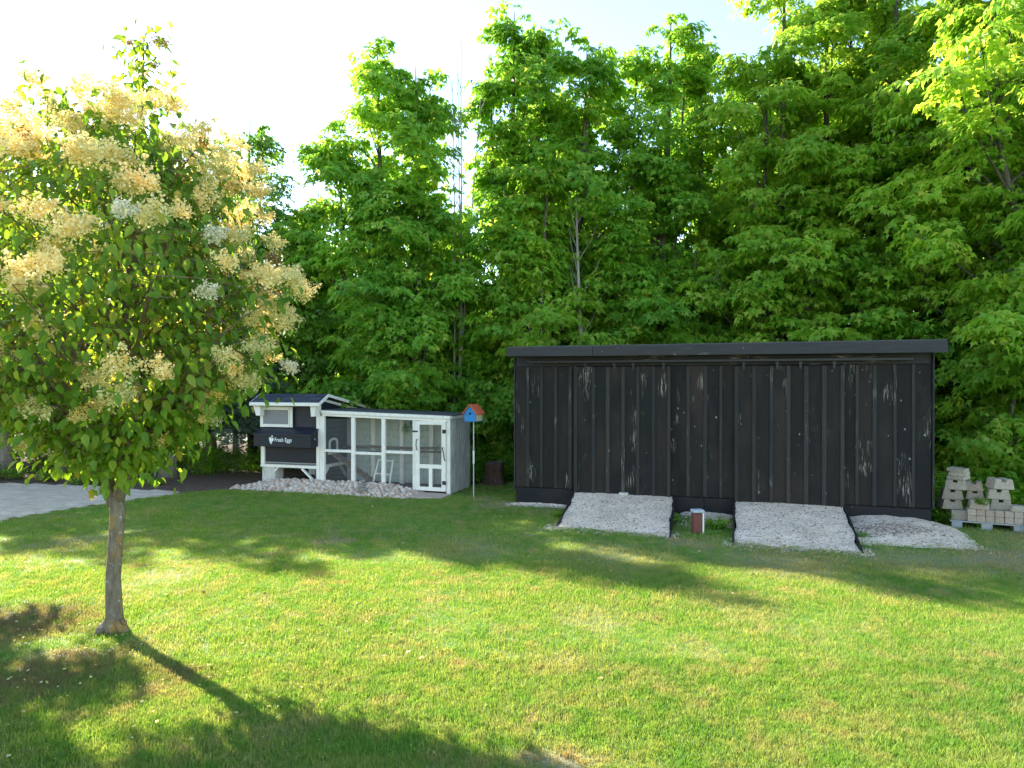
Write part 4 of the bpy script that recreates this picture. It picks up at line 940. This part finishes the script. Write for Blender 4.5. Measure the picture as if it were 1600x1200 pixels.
for i in range(NLIMB):
    t = (i + .5) / NLIMB; z = 1.62 + 2.78 * t ** 1.05; az = i * 2.39996 + g.normal(0, .25)
    Rm = float(np.interp(z, lz, lr)) * g.uniform(.80, 1.04); d = Vector((math.cos(az), math.sin(az), 0)); al = d.x*.745 - d.y*.667; pp = d.x*.667 + d.y*.745
    Rm *= 1 + .38 * max(0, al) - .45 * max(0, pp)          # the crown leans out towards the open lawn
    stem = forkL if (d.x < -.1 and z < 3.4 and i % 3) else forkR
    z0 = max(1.35, z - .55 * Rm - .15); s0 = 0
    for s in np.linspace(0, 1, 60):
        if at(stem, s).z <= z0: s0 = s
    a = at(stem, s0); e = Vector((d.x * Rm, d.y * Rm, z)); e.x += .03
    q = [a, a.lerp(e, .35) + Vector((0, 0, .10)), a.lerp(e, .7) + Vector((0, 0, .12)), e]
    rb = .020 if z < 3 else .013; mb.tube(q, [rb, rb*.75, rb*.5, .004], 5, 0, False)
    for j in range(9):
        s = 1 - .75 * (j / 9) ** 1.2; p = at(q, s); lat = Vector((-d.y, d.x, 0)) * max(-.35, min(.35, g.normal(0, .18))) * (.5 + Rm*.6); c = p + lat + Vector((0, 0, g.normal(0, .12)))
        mb.tube([p, c], [.005, .003], 3, 0, False); tips.append(c); outs.append((d + lat).normalized())
        if j < 3 and g.random() < (.9 if z > 1.85 else .6): blooms.append((c + Vector((d.x*.15, d.y*.15, .07)), d, z))
for k in range(17):
    p = at(forkR, .885 + .115 * k / 17); c = p + Vector((g.normal(0, .07), g.normal(0, .07), g.normal(0, .05))); tips.append(c); outs.append(Vector((g.normal(), g.normal(), .3)).normalized())
    if k % 3 == 2 or k == 16: blooms.insert(0, (c, outs[-1], 5.0))
trunk_o = mb.build('trunk', BARK_L, lil, True)
P, D, Nn, S = [], [], [], []
tips = np.array(tips); outs = np.array(outs); m = len(tips); idx = np.repeat(np.arange(m), 11); k = len(idx)
P = tips[idx] + g.normal(0, .10, (k, 3)); D = outs[idx] * .55 + g.normal(0, .5, (k, 3)); D[:, 2] -= .75
Nn = outs[idx] * .6 + np.array([0, 0, .8]) + g.normal(0, .35, (k, 3)); S = g.uniform(.06, .108, k)
V, F = leaves(OVATE_T, LEAF_F, P, D, Nn, S); cr = link('crown', np_mesh('crown', V, F, [LILAC], smooth=False), lil)
FT = np.array([(-.5,-.5,0), (.5,-.5,0), (.5,.5,.25), (-.5,.5,.25)], float)
def panicle(seed, m, Rr=.13, n=520, leader=1.0):
    g = np.random.default_rng(seed); Ps = []
    nb_ = 9
    for b in range(nb_):
        a = b * 2.4; el = g.uniform(.25, 1.25); d = np.array([math.cos(a)*math.cos(el), math.sin(a)*math.cos(el), math.sin(el)*.9]); L = Rr * g.uniform(.75, 1.35)
        for k in range(n // nb_):
            s = g.random() ** .8; w = .030 * (1.15 - s) + .008; Ps.append(d * L * (.15 + s) + g.normal(0, 1, 3) * w)
    Ps = np.array(Ps); k = len(Ps)
    V, F = leaves(FT, np.array([(0,1,2,3)]), Ps, g.normal(0, 1, (k, 3)), g.normal(0, 1, (k, 3)), g.uniform(.010, .019, k))
    return np_mesh('blossom', V, F, [m])
PAN = [panicle(i, BLOOM) for i in range(4)] + [panicle(9, BLOOM_B, .12), panicle(10, BLOOM_B, .09, 330), panicle(11, BLOOM_W, .09, 380)]
blooms = blooms[:7] + sorted(blooms[7:], key=lambda b: b[1].y + random.uniform(-.5, .5) - (.6 if b[2] < 3.1 else 0))      # those towards the open side first
for i, (c, d, z) in enumerate(blooms[:296]):
    r = random.random(); me = PAN[6] if r < .025 else PAN[4 + i % 2] if r < (.12 if z < 4.4 else .8) else PAN[i % 4]
    o = link('blossom', me, lil, c, (random.uniform(-.3,.3) - d.y*.35, random.uniform(-.3,.3) + d.x*.35, random.uniform(0, 6.3)), random.uniform(.62, 1.05) * (.6 if z > 4.9 else 1))

Vs, Fs, n0 = [], [], 0
for i, (c, d, z) in enumerate(blooms[296:420]):      # the rest, mostly on the far side
    me = PAN[i % 4]; v = np.empty(len(me.vertices) * 3); me.vertices.foreach_get('co', v); v = v.reshape(-1, 3)[:1200] * random.uniform(.7, 1.1) + np.array(c); Vs.append(v); Fs.append(np.arange(len(v)).reshape(-1, 4) + n0); n0 += len(v)
if Vs: tag(link('blossom', np_mesh('far_blossom', np.concatenate(Vs), np.concatenate(Fs), [BLOOM]), lil), kind='stuff')

# ------------------------------------------------------------------ weeds and low plants
def weed(seed, n, h, r, size, m=WEED, T=OVATE_T):
    g = np.random.default_rng(seed); mb = MB(); Ps, Ds, Ns = [], [], []
    for i in range(n):
        a = g.uniform(0, 6.3); q = r * math.sqrt(g.random()); b = Vector((q*math.cos(a)*.6, q*math.sin(a)*.6, -.01)); hh = h * g.uniform(.5, 1.1); tip = Vector((b.x*1.7, b.y*1.7, hh)); mb.tube([b, b.lerp(tip, .5) + Vector((0,0,.02)), tip], [.004, .003, .002], 3, 0, False)
        for k in range(9):
            s = g.uniform(.15, 1); p = b.lerp(tip, s); a2 = g.uniform(0, 6.3); Ps.append(p); Ds.append((math.cos(a2), math.sin(a2), g.uniform(-.4, .4))); Ns.append((g.normal(0,.3), g.normal(0,.3), 1))
    V, F = leaves(T, LEAF_F, np.array(Ps), np.array(Ds), np.array(Ns), g.uniform(.6, 1.2, len(Ps)) * size)
    return mb.mesh('stem', BARK_M, fix=False), np_mesh('foliage', V, F, [m])
WM = [weed(1, 34, .35, .32, .085), weed(2, 44, .55, .40, .10), weed(3, 20, .18, .22, .07), weed(4, 60, .9, .55, .11, MAPLE)]
def plant(k, x, y, s, lab, group=None, name='weed_plant', cat='plant'):
    root = empty(name, (x, y, 0), random.uniform(0, 6.3), lab, cat, group); root.scale = (s,)*3
    link('stem', WM[k][0], root); link('foliage', WM[k][1], root)
def undergrowth(label, spots):
    Vs, Fs, n0 = [], [], 0
    for x, y, sc_, k in spots:
        for me in WM[k]:
            v = np.empty(len(me.vertices) * 3); me.vertices.foreach_get('co', v); v = v.reshape(-1, 3) * sc_; a = random.uniform(0, 6.3); c0, s0 = math.cos(a), math.sin(a)
            v = np.stack([v[:,0]*c0 - v[:,1]*s0 + x, v[:,0]*s0 + v[:,1]*c0 + y, v[:,2]], -1)
            f = np.array([p.vertices[:] for p in me.polygons if len(p.vertices) == 4]); Vs.append(v); Fs.append(f + n0); n0 += len(v)
    o = link('undergrowth', np_mesh('undergrowth', np.concatenate(Vs), np.concatenate(Fs), [WEED])); return tag(o, label, kind='stuff')
undergrowth('green undergrowth between the coop and the shed', [(-.85,15.6,1.1,1),(-.1,15.7,1.0,1),(.35,15.3,.9,0),(-.6,16.4,1.2,1),(.0,16.6,1.3,1),(.5,16.0,1.1,1),(-.95,16.8,1.2,1),(.25,17.3,1.3,1),(-.45,17.6,1.3,1),(.3,14.6,.7,0),(.35,14.1,.6,0),(.15,13.6,.5,2)])
undergrowth('green undergrowth between the shed corner and the pallet', [(6.75,11.0,.9,0),(6.6,11.5,1.1,1),(7.0,11.7,1.2,1),(7.4,11.9,1.1,1),(6.85,11.3,1.0,1),(7.9,11.7,1.2,1),(8.4,11.5,1.1,1),(8.9,11.4,1.1,1),(7.6,12.4,1.3,1),(6.9,12.2,1.2,1),(8.2,12.3,1.3,1),(9.2,12.2,1.3,3)])
undergrowth('dark leafy undergrowth under the spruces', [(x, y, s, 3) for x, y, s in ((-7.3,16.9,1.0),(-6.85,17.3,.9),(-6.2,17.2,.95),(-10.3,18.2,1.2),(-9.1,18.4,1.3),(-11.8,18.2,1.2),(-8.4,18.0,1.1),(-12.9,18,1.2),(-5.5,18,1.1),(-9.7,17.6,.9),(-11,17.7,1.0))])
plant(2, 7.02, 10.66, .55, 'weed tuft sprouting in front of the left block column')
w_ = empty('weed_plant', W_(.42, .02, .40), 0, 'green weed growing out of the tan notched block', 'plant'); w_.scale = (.55,)*3; link('stem', WM[2][0], w_); link('foliage', WM[2][1], w_)
plant(2, 7.62, 10.25, .9, 'yellow green weed at the short block stack by the frame edge')
GS = 'low plants on the soil bed behind the driveway'
for (x, y, s, k), w in zip(((-11.2,16.0,.8,0),(-10.3,15.7,.9,0),(-9.35,15.25,.9,2),(-8.7,15.2,1.2,2),(-9.0,15.55,1.0,0),(-7.6,15.1,.9,2),(-11.7,15.9,1.0,0),(-10.0,16.4,1.0,0)), ('second','fifth','sixth','eighth','seventh','last','first','third')):
    plant(k, x, y, s, f'low green plant on the soil behind the driveway, {w} from the left', GS)
plant(2, S_(2.82,-.9).x, S_(2.82,-.9).y, .8, 'grass green weed clump left of the red brown post'); plant(2, S_(3.45,-1.1).x, S_(3.45,-1.1).y, .9, 'bushy weed clump right of the red brown post')
plant(2, S_(5.42,-1.2).x, S_(5.42,-1.2).y, .6, 'weed at the right side board of the right ramp'); plant(2, S_(1.0,-1.0).x, S_(1.0,-1.0).y, .7, 'weed clump at the left side of the left ramp')

# ------------------------------------------------------------------ grass blades
def tuft(seed, n=9, h=.040, spread=.042):
    g = np.random.default_rng(seed); mb = MB()
    for i in range(n):
        a = g.uniform(0, 6.3); r = spread * math.sqrt(g.random()); b = Vector((r*math.cos(a), r*math.sin(a), -.004)); a2 = g.uniform(0, 6.3); hh = h * g.uniform(.5, 1.15); lean = g.uniform(.15, .75) * hh
        d = Vector((math.cos(a2), math.sin(a2), 0)); s = Vector((-d.y, d.x, 0)) * .0018
        m1 = b + d * lean * .35 + Vector((0, 0, hh * .62)); tp = b + d * lean + Vector((0, 0, hh))
        mb.add([b - s, b + s, m1 + s*.9, m1 - s*.9, tp], [(0, 1, 2, 3), (3, 2, 4)])
    return mb.mesh('grass_tuft', GRASS, fix=False)
def scatter(name, pts, scl, tuft_me, at_loc):
    t = link('grass_tuft', tuft_me, None, at_loc); tag(t, 'tuft of lawn grass', kind='stuff')
    me = bpy.data.meshes.new(name); me.vertices.add(len(pts)); me.vertices.foreach_set('co', pts.astype(np.float32).ravel())
    a = me.attributes.new('s', 'FLOAT', 'POINT'); a.data.foreach_set('value', scl.astype(np.float32))
    r = me.attributes.new('r', 'FLOAT_VECTOR', 'POINT'); rv = np.zeros((len(pts), 3), np.float32); rv[:, 2] = rng.uniform(0, 6.3, len(pts)); rv[:, :2] = rng.normal(0, .12, (len(pts), 2)); r.data.foreach_set('vector', rv.ravel())
    o = link(name, me); ng = bpy.data.node_groups.new(name, 'GeometryNodeTree')
    ng.interface.new_socket('Geometry', in_out='INPUT', socket_type='NodeSocketGeometry'); ng.interface.new_socket('Geometry', in_out='OUTPUT', socket_type='NodeSocketGeometry')
    gi = ng.nodes.new('NodeGroupInput'); go = ng.nodes.new('NodeGroupOutput'); io = ng.nodes.new('GeometryNodeInstanceOnPoints'); ob = ng.nodes.new('GeometryNodeObjectInfo'); ob.inputs['Object'].default_value = t; ob.inputs['As Instance'].default_value = True
    na = ng.nodes.new('GeometryNodeInputNamedAttribute'); na.data_type = 'FLOAT'; na.inputs[0].default_value = 's'
    nr = ng.nodes.new('GeometryNodeInputNamedAttribute'); nr.data_type = 'FLOAT_VECTOR'; nr.inputs[0].default_value = 'r'
    L = ng.links.new; L(gi.outputs[0], io.inputs['Points']); L(ob.outputs['Geometry'], io.inputs['Instance']); L(nr.outputs['Attribute'], io.inputs['Rotation']); L(na.outputs['Attribute'], io.inputs['Scale']); L(io.outputs[0], go.inputs[0])
    md = o.modifiers.new('scatter', 'NODES'); md.node_group = ng
    tag(o, 'short mown grass blades of the lawn', kind='stuff'); return o
def lawn_points(y0, y1, dens):
    A = (y1 - y0) * (1.5 * y1 + 5.6); n = int(A * dens); y = rng.uniform(y0, y1, n); x = rng.uniform(-1, 1, n) * (.75 * y1 + 2.8)
    ok = inside(x, y, LAWN) & (np.abs(x) < .75 * y + 2.8)
    # not on the ramps, mound, slab or stones
    cs, sn = math.cos(SA), math.sin(SA); u = (x - SO.x)*cs + (y - SO.y)*sn; v = -(x - SO.x)*sn + (y - SO.y)*cs
    for u0, u1, v0 in ((1.10, 2.85, -1.78), (3.75, 5.31, -2.05)): ok &= ~((u > u0) & (u < u1) & (v > v0))
    ok &= ~((u > 5.4) & (u < 6.75) & (v > -1.15 + .35*np.maximum(0, u - 6.2)))
    ok &= ~((v > -.25) & (u > -.1) & (u < 6.7)); ok &= ~((u > 2.85) & (u < 3.72) & (v > -.5) & (rng.random(n) < .8))
    cs, sn = math.cos(CA), math.sin(CA); u = (x - CO.x)*cs + (y - CO.y)*sn; v = -(x - CO.x)*sn + (y - CO.y)*cs
    ok &= ~((u > -.25) & (u < 3.7) & (v > -.66)); ok &= ~((u > 3.66) & (u < 4.42) & (v > -.62))
    keep = np.ones(n)
    for sx, sy, r, s in GRASS_SPOTS:
        d = np.hypot(x - sx, y - sy); keep *= 1 - .75 * s * np.clip(1.3 - d / r, 0, 1)
    ok &= rng.random(n) < keep
    x, y = x[ok], y[ok]; return np.stack([x, y, np.full(len(x), -.004)], -1)
TU = [tuft(1, 10), tuft(2, 10, .037, .05), tuft(3, 14, .034, .07)]
for (y0, y1, dens, k, lx) in ((3.3, 5.6, 2500, 0, -.5), (3.3, 5.6, 500, 1, .6), (5.6, 8.6, 1400, 1, .2), (8.6, 15.6, 520, 2, .9)):
    p = lawn_points(y0, y1, dens); big = np.array([mnoise.noise(Vector((a*.9, b*.9, 3))) for a, b in p[:, :2]])
    scatter('grass', p, rng.uniform(.7, 1.25, len(p)) * (1 + .45 * big), TU[k], (lx, (y0+y1)/2, -.004))
T_ = np.array([(-.5,-.5,0), (.5,-.5,0), (.6,.5,.3), (-.4,.5,.2)], float)
def litter(name, label, n, cx, cy, sx, sy, s0, s1, m):
    p = np.stack([rng.normal(cx, sx, n), rng.normal(cy, sy, n), rng.uniform(.012, .035, n)], -1); p = p[inside(p[:,0], p[:,1], LAWN)]; k = len(p)
    V, F = leaves(T_, np.array([(0,1,2,3)]), p, rng.normal(0, 1, (k, 3)) * (1, 1, .2), rng.normal(0, .3, (k, 3)) + (0, 0, 1), rng.uniform(s0, s1, k))
    tag(link(name, np_mesh(name, V, F, [m])), label, kind='stuff')
litter('fallen_petals', 'cream petals fallen on the lawn round the flowering tree', 420, -3.2, 5.9, 1.3, 1.1, .010, .022, BLOOM)
litter('fallen_leaves', 'a few brown leaves fallen on the lawn', 160, -.5, 8.2, 4.0, 2.6, .016, .036, m_stone('dry_leaf', [(0, (.20,.12,.05)), (.5, (.34,.22,.10)), (1, (.48,.36,.18))]))
pc = lawn_points(4.0, 11.5, 26); nz_ = np.array([mnoise.noise(Vector((a*1.3, b*1.3, 11))) for a, b in pc[:, :2]]); pc = pc[nz_ > .18]
scatter('grass', pc, rng.uniform(1.0, 1.55, len(pc)), tuft(9, 16, .05, .06), (2.2, 6.1, -.004))
print('tris', sum(sum(len(p.vertices) - 2 for p in me.polygons) if len(me.polygons) < 2000 else len(me.polygons) * (2 if len(me.polygons[0].vertices) == 4 else 1) for me in bpy.data.meshes))
